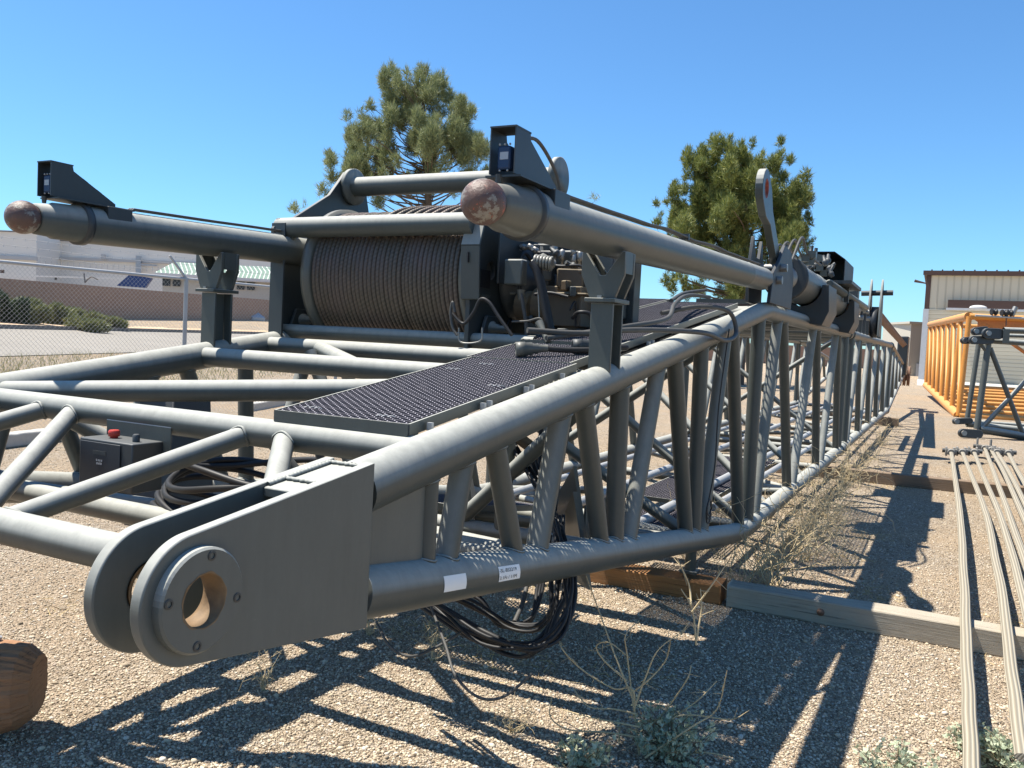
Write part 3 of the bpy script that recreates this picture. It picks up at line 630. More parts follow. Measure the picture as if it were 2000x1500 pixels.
# ------------------------------------------------------------------ BACKSTOPS
def backstop(X, label, sensor_side):
    t = thing("boom_backstop", label, "backstop strut", (X, 4, 2.0), "ball-ended struts lying on the boom")
    a = V(X, 2.13, 2.005); b = V(X, 6.25, 2.135); d = (b-a)/np.linalg.norm(b-a); L = np.linalg.norm(b-a)
    MB().sphere(a, .066, 40).build("ball_end", "worn_ball", t)
    MB().lathe(a, d, [(.045, .052), (.05, .062), (.12, .068), (.125, .074), (.23, .076), (.232, .078)], 40).build("ball_socket", "olive_grey" if sensor_side > 0 else "grey_paint", t)
    MB().lathe(a, d, [(.232, .07), (.232, .088), (.262, .088), (.262, .07)], 40).build("ring", "dark_paint", t)
    MB().lathe(a, d, [(.262, .079), (L-.7, .079), (L-.695, .081), (L-.66, .081), (L-.655, .079), (L-.05, .079), (L-.04, .06), (L, .055)], 40).build("barrel", G, t)
    MB().box(b+V(0, .06, 0), (.05, .2, .13)).build("hinge_eye", "dark_paint", t, bevel=.02)
    # conduit along the top
    for off, r in ((-.012, .006), (.004, .006), (.018, .005)):
        pts = [a+d*(.5+(L-.75)*i/14)+V(off, 0, .094+.035*(math.sin(i*.9)**2*.35 if 2 < i < 12 else 0)) for i in range(15)]
        MB().path([a+d*.44+V(off, 0, .05)]+pts, r, 8).build("conduit", "hose_grey", t)
    MB().box(a+d*2.05+V(.0, 0, .10), (.05, .02, .03)).build("conduit_clamp", "dark_paint", t)
    # sensor mount
    m0 = a+d*.30
    MB().box((X, 2.52, 2.07), (.145, .12, .06)).build("mount_saddle", "dark_paint", t, bevel=.002)
    MB().box((X, 2.42, 2.1005), (.12, .36, .006)).build("mount_plate", "dark_paint", t)
    sx = X; y0 = a[1]+(.085 if sensor_side < 0 else .10); zb = 2.105; zt = zb+.135
    prof_ = [(y0, zb), (y0, zt), (y0+.095, zt), (y0+.10, zt-.02), (y0+.30, zb+.012), (y0+.30, zb)]
    hb = thing if False else None
    shell = MB(); w2 = .043
    for s_ in (1, -1): shell.prismx(prof_, sx+s_*w2-(.004 if s_ > 0 else 0), sx+s_*w2+(.004 if s_ < 0 else 0))
    shell.box((sx, y0+.048, zt+.0025), (2*w2+.002, .1, .005))
    # perforated sloping back
    for k in range(3):
        f0, f1 = k/3+.02, (k+1)/3-.1; pa, pb = V(sx, y0+.10, zt-.02), V(sx, y0+.30, zb+.012)
        p, q = pa+(pb-pa)*f0, pa+(pb-pa)*f1
        if k > 0: 
            u = V(0, 0, .004); wx = V(w2-.006, 0, 0); 
            pm, qm = pa+(pb-pa)*(k/3-.1), pa+(pb-pa)*(k/3+.02)
            shell.hexa([pm-wx, pm+wx, qm+wx, qm-wx, pm-wx+u, pm+wx+u, qm+wx+u, qm-wx+u])
    sh = shell.build("switch_housing", "dark_paint", t)
    sw = MB().box((sx-.002, y0+.03, zb+.05), (.045, .035, .07)).build("limit_switch", "switch_blue", t, bevel=.006)
    MB().box((sx, y0+.0115, zb+.055), (.028, .001, .022)).build("rating_plate", "galv", sw)
    o = MB()
    for u in (-.017, 0, .017): o.sphere((sx+u, y0+.014, zb+.089), .0038, 8)
    for u in (-.014, .012): o.sphere((sx+u, y0+.014, zb+.012), .0038, 8)
    o.build("screw", "galv", sw)
    if sensor_side > 0: MB().path(smooth_path([(sx+.01, y0+.09, zt-.015), (sx+.015, y0+.20, zt+.005), (sx+.02, y0+.33, zt-.06), (sx+.02, y0+.39, zb-.0), (sx+.015, y0+.42, zb-.03)]), .006, 8).build("switch_cable", "hose_grey", t)
    MB().lathe((sx-.015, y0+.012, zb-.028), (0, 0, 1), [(0, .008), (.028, .011)], 10).build("cable_gland", "dark_paint", t)
    return t
backstop(XR, "right ball-ended backstop strut above the near walkway grating, its ball patched with rust", 1)
backstop(XL+.005, "left ball-ended backstop strut beside the drum, in front of the chain-link fence", -1)

# hinge fork and lever (pendant link)
t = thing("hinge_bracket", "dark grey hinge fork at the boom bend holding the right strut and the raised link", "bracket", (XR, 6.35, ZT))
MB().prismx([(6.15, ZT+.05), (7.05, ZT+.05), (7.08, 2.22), (6.9, 2.40), (6.62, 2.42), (6.40, 2.27), (6.22, 2.18)], XR+.05, XR+.075).build("fork_plate", "fender_paint", t, bevel=.004)
MB().prismx([(6.15, ZT+.05), (6.62, ZT+.05), (6.6, 2.26), (6.52, 2.44), (6.46, 2.30), (6.32, 2.30), (6.22, 2.44), (6.14, 2.2)], XR-.10, XR-.075).build("fork_plate", "dark_paint", t, bevel=.004)
MB().tube((XR-.14, 6.38, 2.14), (XR+.11, 6.38, 2.14), .03, 20).build("hinge_pin", "steel", t)
MB().tube((XR-.14, 6.5, 2.24), (XR+.12, 6.5, 2.24), .028, 20).build("hinge_pin", "steel", t)
lk_ = []
pA, pB = V(0, 6.46, 2.16), V(0, 5.88, 2.80)
tip = atx(1486, 368, XR)[1:]; base = atx(1518, 552, XR)[1:]
dv = tip-base; dl = np.linalg.norm(dv); dv /= dl; nv = np.array([dv[1], -dv[0]])
out = []
for k in range(13): a = math.pi*k/12; out.append(tip+.13*(math.cos(a)*nv+math.sin(a)*dv)*np.array([1, 1]))
out += [tip-nv*.13-dv*.14, tip-nv*.06-dv*.30, base-nv*.06+dv*.02, base-nv*.05-dv*.06, base+nv*.05-dv*.06, base+nv*.06+dv*.02, tip+nv*.06-dv*.30, tip+nv*.13-dv*.14]
t = thing("pendant_link", "tall grey link plate with a rusty eye standing up against the right pine", "link plate", (XR, float(base[0]), float(base[1])))
MB().plate_hole([tuple(p) for p in out], tuple(tip), .05, XR-.012, XR+.04, 60).build("link_plate", G, t, bevel=.004)
o = MB(); n = 30; vs = []; 
for xx, r_ in ((XR-.013, .066), (XR-.013, .0495), (XR+.041, .0495), (XR+.041, .066)):
    for j in range(n): a = 2*math.pi*j/n; vs.append((xx, tip[0]+r_*math.cos(a), tip[1]+r_*math.sin(a)))
o.add(vs, [(i*n+j, (i+1)*n+j, (i+1)*n+(j+1) % n, i*n+(j+1) % n) for i in range(3) for j in range(n)], True); o.build("eye_bushing", "red_rust", t)

# big hydraulic cylinder on cradle plates beyond the bend
t = thing("hydraulic_cylinder", "fat grey hydraulic cylinder on dark cradles along the boom top behind the hinge", "cylinder", (XR, 9, 2.0))
cx, cz = XR-.03, 2.235
MB().lathe((cx, 7.35, cz), (0, 1, 0), [(0, .11), (0, .165), (.05, .175), (.10, .175), (.10, .165), (1.3, .165), (1.31, .17), (1.4, .17), (1.41, .165), (5.0, .165), (5.05, .15), (5.05, .05)], 44).build("barrel", G, t)
MB().lathe((cx, 7.33, cz), (0, 1, 0), [(-.01, .166), (-.01, .182), (.07, .182), (.07, .17)], 44).build("end_ring", "dark_paint", t)
MB().lathe((cx, 7.30, cz), (0, 1, 0), [(0, .0), (0, .09), (.03, .105), (.06, .11)], 30).build("piston_end", "steel", t)
MB().tube((cx, 6.9, cz), (cx, 7.32, cz), .05, 20).build("piston_rod", "steel", t)
MB().lathe((cx+.175, 8.75, cz+.07), (0, 1, 0), [(0, .03), (.0, .042), (4.2, .042)], 20).build("side_tube", G, t)
for y in (8.2, 10.6):
    poly = [(cx-.26, ZT+.02), (cx+.2, ZT-.03), (cx+.255, ZT+.1), (cx+.24, cz+.02)]+[(cx+.182*math.cos(math.radians(a)), cz+.182*math.sin(math.radians(a))) for a in range(5, -186, -15)]+[(cx-.27, cz+.02)]
    MB().prism([(a, y, b) for a, b in poly], (0, .6, 0)).build("cradle", "dark_paint", t, bevel=.004)
# hood
hd = thing("sensor_hood", "black open-fronted hood box perched on the fat cylinder near the boom bend", "hood", (cx, 10.3, 2.45))
y0, y1, zz0 = 9.7, 10.6, 2.42; hw = .20
pr = [(-hw, zz0), (-hw, zz0+.22), (-hw*.45, zz0+.30), (hw*.45, zz0+.30), (hw, zz0+.22), (hw, zz0)]
o = MB()
for i in range(5):
    (xa, za), (xb, zb_) = pr[i], pr[i+1]; ex, ez = xb-xa, zb_-za; l = math.hypot(ex, ez); nx, nz = -ez/l*.006, ex/l*.006
    o.hexa([(cx+xa, y0, za), (cx+xb, y0, zb_), (cx+xb, y1, zb_), (cx+xa, y1, za), (cx+xa+nx, y0, za+nz), (cx+xb+nx, y0, zb_+nz), (cx+xb+nx, y1, zb_+nz), (cx+xa+nx, y1, za+nz)])
o.add([(cx+a, y1-.01, b) for a, b in pr], [(0, 1, 2, 3, 4, 5)]); o.build("hood_shell", "fender_paint", hd)
MB().box((cx+.05, 10.1, zz0-.03), (.5, 1.1, .035)).build("base_shelf", "dark_paint", hd)
MB().box((cx+.2, 10.1, zz0-.12), (.05, .05, .18)).build("stand", "dark_paint", hd)
vb = thing("valve_block", "cluster of small grey valves and fittings in front of the black hood", "valve block", (cx, 9.2, 2.4))
o = MB(); random.seed(3)
for k in range(14):
    p = (cx-.12+random.random()*.26, 8.1+random.random()*1.5, 2.42+random.random()*.10); MB().lathe(p, (random.random()-.5, random.random()-.3, .6), [(0, .02), (.03, .03), (.05, .03), (.06, .018), (.11, .016)], 10).build("fitting", "dark_paint", vb)
for k in range(7):
    p = (cx-.1+random.random()*.24, 7.9+random.random()*1.6, 2.45+random.random()*.08); MB().box(p, (.07, .10, .06), rotz(random.random())).build("valve", "grey_paint", vb)
for k in range(4):
    q = -.1+.06*k; MB().path(smooth_path([(cx+q, 7.1, 2.36), (cx+q+.02, 7.4, 2.52+.02*k), (cx+q, 7.9, 2.50), (cx+q+.04, 8.5, 2.46)]), .011, 8).build("hose", "hose_grey", vb)

# pendant bracket (paired sheave plates) further along
t = thing("sheave_bracket", "pair of upright grey ear plates with a cross pin near the far right chord", "bracket", (XR, 15.5, ZT))
for dx in (0, .17):
    X = XR+.0+dx*1.0; poly = [(15.2, ZT+.05), (15.8, ZT+.05), (15.75, 2.4), (15.62, 2.78), (15.5, 2.92), (15.38, 2.78), (15.25, 2.4)]
    MB().prismx(poly, X-.015, X+.015).build("ear_plate", "grey_paint", t, bevel=.004)
MB().tube((XR-.15, 15.5, 2.68), (XR+.34, 15.5, 2.70), .045, 18).build("cross_pin", "dark_paint", t)
MB().lathe((XR+.085, 15.5, 2.2), (1, 0, 0), [(-.05, .0), (-.05, .26), (.05, .26), (.05, 0)], 30).build("sheave", "fender_paint", t)
t = thing("roller_frame", "low frame of dark rollers and posts on the boom top beyond the cylinder", "roller frame", (XR, 13.6, ZT))
for y in (12.9, 13.5, 14.1, 14.7):
    MB().box((XR+.04, y, ZT+.22), (.05, .05, .34)).build("post", "dark_paint", t); MB().box((XR-.45, y, ZT+.22), (.05, .05, .34)).build("post", "dark_paint", t)
for y, z in ((12.9, .39), (13.5, .39), (14.1, .39), (13.2, .26), (14.4, .3)): MB().tube((XR-.5, y, ZT+z), (XR+.1, y, ZT+z), .035, 14).build("roller", "steel", t)
MB().box((XR+.04, 13.6, ZT+.42), (.06, 2.0, .06)).build("top_rail", "dark_paint", t); MB().box((XR-.1, 12.6, ZT+.55), (.34, .2, .12)).build("stop_block", "dark_paint", t)
t = MB().path([(XR+.0, 17.2, 2.42), (XR+.0, 28.5, 2.05)], .11, 4).build("pendant_strap", "rust_metal"); tag(t, "long brown pendant strap sloping down to the far boom head", "strap")
# clutter on the far top: light pins
t = thing("pin_rack", "row of small pale pins along the far boom section", "pin rack", (XR, 18.5, ZT))
for y in (16.6, 17.4, 18.6): MB().box((XR-.1, y, ZT+.12), (.2, .14, .10)).build("pin_block", "dark_paint", t)
MB().path([(XR-.3, 16.2, ZT+.2), (XR-.3, 19.5, ZT+.2)], .05, 12).build("pin_rail", "galv", t)

# ------------------------------------------------------------------ HOIST WINCH
W0 = thing("hoist_winch", "big winch drum of brown wire rope in a dark grey frame on the boom top", "winch", (-2.7, 4.0, 1.6))
WP = "winch_paint"; DY, DZ, DR = 3.985, 1.925, .372
# rope lathe
prof_ = []; x0, x1 = -3.10, -2.15; pitch = .0265; nw = int((x1-x0)/pitch)
for k in range(nw):
    lay = .007 if (k > nw*.62 and k < nw*.65) else 0
    rr_ = DR+(.007 if k > nw*.66 else 0)-lay+.0012*math.sin(k*2.3)
    for j in range(7):
        a = math.pi*j/6; prof_.append((k*pitch+pitch*(.5-.5*math.cos(a)), rr_-.013+.0135*math.sin(a)))
o = MB(); o.lathe((x0, DY, DZ), (1, 0, 0), prof_, 96, False, True, uv=(62, .05)); o.build("wire_rope", "wire_rope", W0)
# outer lay crossing over on top
o = MB()
for k in range(8):
    pts = [(-2.75+.055*k+.20*(i/14), DY+(DR+.012)*math.cos(math.radians(150-i*8)), DZ+(DR+.016)*math.sin(math.radians(150-i*8))) for i in range(15)]
    o.path(pts, .0125, 10, uvscale=(40, 1.0))
o.build("rope_lead", "wire_rope", W0)
for xx in (-3.14, -2.14): MB().lathe((xx, DY, DZ), (1, 0, 0), [(-.016, 0), (-.016, .392), (.016, .392), (.028, .34)], 64).build("drum_flange", "olive_grey", W0)
# side plates
xl = -3.335
left = [(3.60, 1.575), (3.56, 2.16), (3.60, 2.22), (3.72, 2.24), (4.02, 2.42), (4.16, 2.58), (4.28, 2.60), (4.36, 2.52), (4.46, 2.2), (4.50, 1.575)]
MB().prismx(left, xl-.012, xl+.012).build("side_plate", WP, W0, bevel=.003)
MB().box((xl+.035, 3.575, 1.88), (.095, .014, .62)).build("front_flange", WP, W0, bevel=.002)
MB().box((xl+.09, 3.62, 2.10), (.012, .02, .10)).build("stop_tab", "grey_paint", W0)
xr = -2.10
yzr = lambda px, py: tuple(atx(px, py, xr)[1:])
fy = 3.60
right = [(fy, 1.56), (fy, 1.78), (fy-.005, 1.80), (fy-.02, 2.06), (fy+.04, 2.215), (fy+.14, 2.215), (4.1, 2.36), (4.2, 2.52), (4.32, 2.52), (4.42, 2.3), (4.5, 1.56)]
sp = MB(); sp.plate_hole(right, (fy+.20, 1.96), .045, xr-.012, xr+.012, 40); sp.build("side_plate", WP, W0, bevel=.003)
# front flange following the bevelled corner
def flange(p, q, w_=.10):
    a, b = V(xr+.0, *p), V(xr+.0, *q); 
    MB().hexa([a-V(w_/2-.02, 0, 0), a+V(w_/2+.02, 0, 0), b+V(w_/2+.02, 0, 0), b-V(w_/2-.02, 0, 0), *(x_+V(0, -.012, .004) for x_ in (a-V(w_/2-.02, 0, 0), a+V(w_/2+.02, 0, 0), b+V(w_/2+.02, 0, 0), b-V(w_/2-.02, 0, 0)))]).build("front_flange", "grey_paint", W0)
flange((fy-.004, 1.80), (fy-.024, 2.055)); flange((fy-.024, 2.06), (fy+.036, 2.22)); flange((fy+.04, 2.222), (fy+.13, 2.222))
for xx, sx in ((xl, 1), (xr, 1)):
    z = 1.665
    MB().prismx([(3.66, 1.56), (3.92, 1.56), (3.84, 1.73), (3.74, 1.73)], xx+.02, xx+.038).build("foot_plate", WP, W0, bevel=.003)
    MB().lathe((xx+.02, 3.79, z), (1, 0, 0), [(0, .038), (.03, .038), (.03, .026), (.055, .026), (.055, .019), (.105, .019), (.105, .01)], 24).build("mount_pin", "grey_paint", W0)
MB().tube((xl-.01, 3.63, 2.17), (xr+.02, 3.60, 2.17), .055, 32).build("front_bar", G, W0)
MB().tube((xl+.02, 4.22, 2.50), (-1.93, 4.22, 2.50), .058, 32).build("upper_bar", G, W0)
for xx in (xl+.03, -1.93): MB().lathe((xx, 4.22, 2.50), (1, 0, 0), [(-.014, 0), (-.014, .11), (.014, .11), (.014, 0)], 36).build("bar_flange", "grey_paint", W0)
MB().lathe((-2.5, 4.3, 2.31), (1, 0, 0), [(0, 0), (0, .07), (.03, .075), (.06, .07), (.06, 0)], 28).build("guide_roller", "grey_paint", W0)
for y in (3.66, 4.4): MB().tube((xl, y, 1.60), (xr+.35, y, 1.60), .04, 20).build("base_tube", G, W0)
# gearbox + brake housings right of the drum
MB().lathe((xr+.02, DY+.1, DZ), (1, 0, 0), [(0, .21), (.04, .21), (.05, .19), (.14, .19), (.15, .13), (.24, .12)], 48).build("gearbox", WP, W0)
o = MB()
for k in range(16): a = 2*math.pi*k/16; o.lathe((xr+.09, DY+.1+.18*math.cos(a), DZ+.18*math.sin(a)), (1, 0, 0), [(-.03, .012), (.012, .012), (.012, .006)], 8)
o.build("gearbox_bolt", "olive_grey", W0)
p = aty(1007, 532, 3.72); MB().box(p, (.10, .06, .125)).build("junction_box", "grey_paint", W0, bevel=.008)
p2 = aty(1018, 566, 3.72); MB().lathe(p2, (0, 0, -1), [(0, .02), (.03, .016), (.05, .01)], 12).build("box_gland", "olive_grey", W0)
def pxpath(pts, y, r, mat, name, parent, n=10):
    return MB().path(smooth_path([aty(a, b, y+(c[0] if c else 0)) for a, b, *c in pts]), r, n).build(name, mat, parent)
pxpath([(1018, 574), (1022, 600), (1027, 630), (1028, 665)], 3.70, .009, "hose_grey", "hose", W0)
pxpath([(1040, 512), (1050, 530), (1060, 570), (1070, 620), (1078, 660)], 3.66, .022, "rubber", "hose", W0)
MB().path([aty(1040, 516, 3.68), aty(1060, 508, 3.7), aty(1078, 518, 3.75)], [.02, .034, .03], 18).build("hose_coupling", "olive_grey", W0)
o = MB()
for k in range(6): o.lathe(aty(1044+k*6, 511+k*.8, 3.68), (1, .2, -.1), [(0, .035), (.006, .037), (.012, .035)], 16)
o.build("coupling_ring", "olive_grey", W0)
for a, b in (((892, 600), (884, 628)),): pass
pxpath([(882, 612), (905, 632), (925, 610), (938, 585), (955, 590), (975, 620), (1000, 655)], 3.50, .008, "rubber", "hose", W0)
pxpath([(896, 640), (900, 668), (938, 666), (942, 640)], 3.52, .004, "steel", "lock_wire", W0)
pxpath([(888, 610), (884, 590), (880, 612), (884, 640), (893, 655)], 3.48, .007, "hose_grey", "hose", W0)
# small fittings on top
for (a, b) in ((1084, 488), (1098, 500), (1120, 492), (1122, 508), (1133, 503)):
    p = aty(a, b, 4.0); MB().lathe(p, (0, 0, 1), [(-.06, .010), (-.02, .010), (-.02, .015), (.0, .015), (.02, .016), (.03, .012), (.035, .004)], 12).build("vent_cap", "steel", W0)
# hydraulic motor, brown
mt = MB(); cM = aty(1112, 600, 3.95)
mt.box(cM, (.20, .18, .20)); mt.box(aty(1116, 545, 3.93), (.13, .14, .09), rotz(.3)); mt.box(aty(1104, 558, 3.87), (.07, .05, .05), rotz(-.4)); mt.box(aty(1122, 532, 3.93), (.15, .12, .022), rotz(.1)); mt.box(aty(1118, 575, 3.88), (.17, .11, .012), rotz(.15))
mt.lathe(aty(1085, 600, 3.95), (-1, 0, 0), [(0, .10), (.10, .10), (.12, .08), (.2, .08)], 28)
mt.box(aty(1120, 645, 3.95), (.09, .12, .07)); mt.build("hydraulic_motor", "motor_brown", W0, bevel=.008)
mt = MB(); mt.box(aty(1065, 600, 4.1), (.18, .14, .34)); mt.box(aty(1050, 500, 4.15), (.25, .12, .12)); mt.box(aty(1050, 640, 3.98), (.12, .1, .1)); mt.build("valve_bank", WP, W0, bevel=.01)
pxpath([(1050, 560), (1052, 590), (1053, 620)], 3.7, .003, "steel", "chain", W0)
MB().path([aty(1053, 630, 3.62), aty(1062, 650, 3.6), aty(1070, 668, 3.58)], [.022, .012, .012], 12).build("shut_off_handle", "olive_grey", W0)
pxpath([(1000, 628), (1030, 627), (1055, 622), (1062, 640)], 3.64, .005, "hose_grey", "hose", W0)
pxpath([(1045, 575), (1075, 572), (1110, 580)], 3.8, .008, "rubber", "hose", W0)
rs = np.random.default_rng(77)
MB().box((xr+.33, 4.34, 1.93), (.56, .10, .62)).build("manifold_plate", "winch_paint", W0, bevel=.004)
MB().box((xr+.10, 3.86, 2.06), (.012, .30, .34)).build("guard_panel", "winch_paint", W0, bevel=.003)
for k in range(34):
    p = aty(rs.uniform(985, 1145), rs.uniform(490, 665), rs.uniform(3.8, 4.2)); s3 = rs.uniform(.02, .06, 3)
    if k % 3 == 0: MB().box(p, s3*1.3, rotz(rs.uniform(0, 1))).build("valve", "winch_paint", W0, bevel=.004)
    elif k % 3 == 1: MB().lathe(p, rs.normal(size=3), [(0, .012), (.02, .012), (.02, .02), (.035, .02), (.035, .011), (.07, .011)], 10).build("fitting", "dark_paint", W0)
    else: 
        q = p+rs.normal(size=3)*V(.10, .05, .05); MB().path(smooth_path([p, (p+q)/2+V(0, -.04, rs.uniform(-.08, .08)), q, q+V(0, .02, -.12)], 5), rs.uniform(.005, .011), 8).build("hose", "rubber", W0)
for k, (a, b) in enumerate(((1014, 490), (1026, 484), (1038, 484), (1048, 490))): MB().lathe(aty(a, b, 3.95), (0, -1, .1), [(0, .016), (.03, .016), (.03, .009), (.05, .009)], 12).build("stud", "steel", W0)
MB().box((-1.73, 4.16, 1.92), (.42, .24, .34)).build("winch_shadow_block", "winch_paint", W0, bevel=.01)  # extra machinery bulk added to fill out the winch's ground shadow
# slots on the right plate: raised rim
for (a, b, w_, h_) in ((917, 503, .02, .05), (948, 545, .05, .09)):
    p = atx(a, b, xr+.014); MB().box(p, (.004, w_*1.9, h_)).build("slot_liner", "rubber", W0)
MB().box(atx(945, 578, xr+.03), (.03, .09, .014)).build("cable_bracket", "grey_paint", W0)

# connector plugs lying on grating
def plug(px, py, d, label, mat, sc=1.0):
    p = atz(px, py, 1.0); 
    ys_ = min(np.linspace(2.2, 3.5, 400), key=lambda q: abs(aty(px, py, q)[2]-(incz(q)+.031))); y = aty(px, py, ys_); t = thing("cable_connector", label, "connector", tuple(y))
    d = V(*d)/np.linalg.norm(d)
    MB().lathe(y, d, [(.012, .0), (.012, .016), (.004, .018), (-.004, .021), (-.004, .030), (.036, .030), (.036, .027), (.065, .027), (.067, .021), (.09, .021), (.092, .017), (.13, .0155)], 28).build("shell", mat, t)
    MB().path(smooth_path([y+d*.12, y+d*.17+V(0, 0, -.006), y+d*.22+V(.0, .01, -.010), y+d*(.34 if px < 1080 else .20)+V(0, .03, -.012)]), .0125, 12).build("cable", "rubber", t)
plug(1009, 682, (1, .62, .09), "grey metal cable plug with its face toward the camera on the grating", "olive_grey")
plug(1120, 676, (.9, .5, .07), "darker cable plug lying behind the right saddle post's foot", "dark_paint")

# ------------------------------------------------------------------ CONTROL BOX under the top cross tube
t = thing("control_box", "dark grey switch box with a red button hung under the near top cross tube", "control box", (-2.41, 1.86, 1.1)); CB0 = len(bpy.data.objects)
zt_, zb_ = 1.240, 1.085
b_ = MB().box((-2.315, 1.83, (zt_+zb_)/2), (.245, .115, zt_-zb_)).build("box", "dark_paint", t, bevel=.004)
MB().box((-2.335, 1.7695, (zt_+zb_)/2-.002), (.185, .004, zt_-zb_-.012)).build("door", "fender_paint", t, bevel=.0015)
MB().box((-2.335, 1.7665, 1.20), (.06, .001, .012)).build("name_plate", "dark_paint", t); 
o = MB()
for k, (dx, w_) in enumerate(((-.012, .006), (-.004, .006), (.004, .006), (.012, .006))): o.box((-2.335+dx, 1.7665, 1.176), (w_*.7, .0008, .006))
for dx in (-.009, 0, .009): o.box((-2.335+dx, 1.7665, 1.166), (.006, .0008, .006))
o.build("printed_mark", "galv", t)
MB().hexa([(-2.56, 1.905, 1.295), (-2.22, 1.905, 1.295), (-2.22, 1.909, 1.295), (-2.56, 1.909, 1.295), (-2.56, 1.87, 1.306), (-2.22, 1.87, 1.306), (-2.22, 1.875, 1.31), (-2.56, 1.875, 1.31)]) 
MB().box((-2.31, 1.889, 1.235), (.30, .004, .10)).build("bracket", G, t)
MB().box((-2.31, 1.902, 1.2865), (.30, .03, .003)).build("bracket_lip", "galv", t)
MB().lathe((-2.35, 1.83, zt_), (0, 0, 1), [(0, .012), (.006, .012), (.006, .0175), (.022, .0175), (.026, .014)], 20).build("red_button", "red_knob", t)
MB().lathe((-2.235, 1.82, zt_), (0, 0, 1), [(0, .011), (.02, .011), (.024, .008)], 16).build("key_switch", "dark_paint", t)

# ------------------------------------------------------------------ CABLES
def loose(name, label, cat, paths, mat, group=None, n=9):
    o = MB()
    for pts, r in paths: o.path(smooth_path(pts, 8), r, n)
    return tag(o.build(name, mat), label, cat, group)
# coil resting in the lower front bay
random.seed(11); P = []
for k in range(7):
    c = V(-2.25+.02*k, 2.25, .90+.015*k); a_, b2_ = .34+.02*random.random(), .20+.03*random.random(); ph = random.random()
    pts = [c+V(a_*math.cos(q+ph), b2_*math.sin(q+ph), -.09*math.sin(q)*0+.03*math.sin(2*q+k)+.02*k) for q in np.linspace(0, 6.1, 12)]
    P.append((pts, .012))
loose("cable_coil", "coil of black cables resting on the lower tubes behind the right foot lug", "cable coil", P, "rubber")
P = [([(-2.05, 2.2, 1.24), (-1.93, 2.25, 1.1), (-1.86, 2.3, .96), (-2.0, 2.28, .9), (-2.3, 2.2, .9)], .02), ([(-1.95, 2.35, 1.2), (-1.9, 2.35, 1.0), (-1.82, 2.3, .88), (-1.7, 2.2, .78)], .016)]
loose("hydraulic_hose", "pale dusty hoses curving down beside the black cable coil", "hose", P, "hose_grey")
# bundle hanging below the bottom chord
P = []; random.seed(5)
def hp(px, py, y): return tuple(aty(px, py, y))
A = [[(1000, 860, 3.5), (1080, 1000, 3.2), (1108, 1120, 2.95), (1100, 1200, 2.85), (1040, 1268, 2.75), (950, 1250, 2.7), (860, 1190, 2.75), (790, 1150, 2.8)],
     [(1050, 900, 3.5), (1095, 1050, 3.2), (1096, 1150, 3.0), (1080, 1220, 2.9), (1020, 1275, 2.85), (930, 1255, 2.8), (850, 1200, 2.8), (780, 1140, 2.9)],
     [(1090, 1000, 3.3), (1085, 1130, 3.1), (1060, 1210, 3.0), (1000, 1225, 3.0), (920, 1180, 3.0), (840, 1150, 3.0), (770, 1130, 3.0)],
     [(1075, 1050, 3.3), (1060, 1150, 3.2), (1030, 1205, 3.1), (980, 1215, 3.1), (930, 1165, 3.1), (880, 1140, 3.1)],
     [(1110, 1080, 3.1), (1112, 1160, 3.0), (1100, 1230, 2.9), (1050, 1262, 2.8), (980, 1262, 2.8), (900, 1230, 2.8), (830, 1180, 2.9)]]
for pts in A:
    for j in range(3): P.append(([hp(a+random.uniform(-11, 11), b+random.uniform(-12, 9), y-.02*j) for a, b, y in pts], .007 if j else .0105))
loose("cable_bundle", "thick bundle of black cables sagging below the near bottom chord", "cable bundle", P, "rubber")
loose("thin_cable", "short pale cable end dangling between the black bundle and the bottom chord", "cable", [([hp(1030, 1140, 3.2), hp(1020, 1180, 3.1), hp(1005, 1215, 3.0)], .010)], "hose_grey")
P = [([hp(735, 1215, 2.6), hp(760, 1260, 2.5), hp(800, 1282, 2.5), hp(850, 1265, 2.6), hp(900, 1235, 2.7)], .005)]
loose("thin_cable", "thin grey cable hanging in a shallow loop below the lug plate's rear edge", "cable", P, "hose_grey")
P = [([hp(840, 1180, 2.7), hp(870, 1260, 2.5), hp(890, 1320, 2.4), hp(935, 1362, 2.4), hp(985, 1360, 2.45), hp(1040, 1315, 2.5)], .005)]
loose("thin_cable", "thin grey cable looping lowest of all under the sagging bundle", "cable", P, "hose_grey")
# hoses over the right chord
P = [([(-1.62, 3.3, 1.66), (-1.45, 3.5, 1.66), (-1.30, 3.8, 1.69), (-1.12, 4.3, 1.70), (-1.10, 4.75, 1.67), (-1.10, 5.0, 1.72), (-1.14, 4.95, 1.84), (-1.25, 4.7, 1.85), (-1.4, 4.5, 1.80)], .013),
     ([(-1.55, 3.35, 1.63), (-1.35, 3.75, 1.70), (-1.28, 4.2, 1.76), (-1.33, 4.5, 1.85), (-1.4, 5.0, 1.93), (-1.42, 5.6, 1.96)], .012),
     ([(-1.35, 4.5, 1.87), (-1.45, 5.1, 1.95), (-1.5, 5.8, 2.02)], .011)]
loose("looped_hose", "dusty grey hoses looping over the right top chord before the bend", "hose", P, "hose_grey")
o = MB().path(smooth_path([(-1.13, 4.95, 1.74), (-1.15, 4.9, 1.3), (-1.14, 4.85, .95), (-1.16, 4.82, .72)]), .004, 6)
for k in range(3): o.path([(-1.15, 4.82+.06*math.cos(q)*(1-.15*k), .69+.07*math.sin(q)*(1-.2*k)+.01*k) for q in np.linspace(0, 6.0, 14)], .004, 6)
tag(o.build("tie_rope", "rubber"), "thin black cord knotted in loops on the braces near the boom bend", "cord")
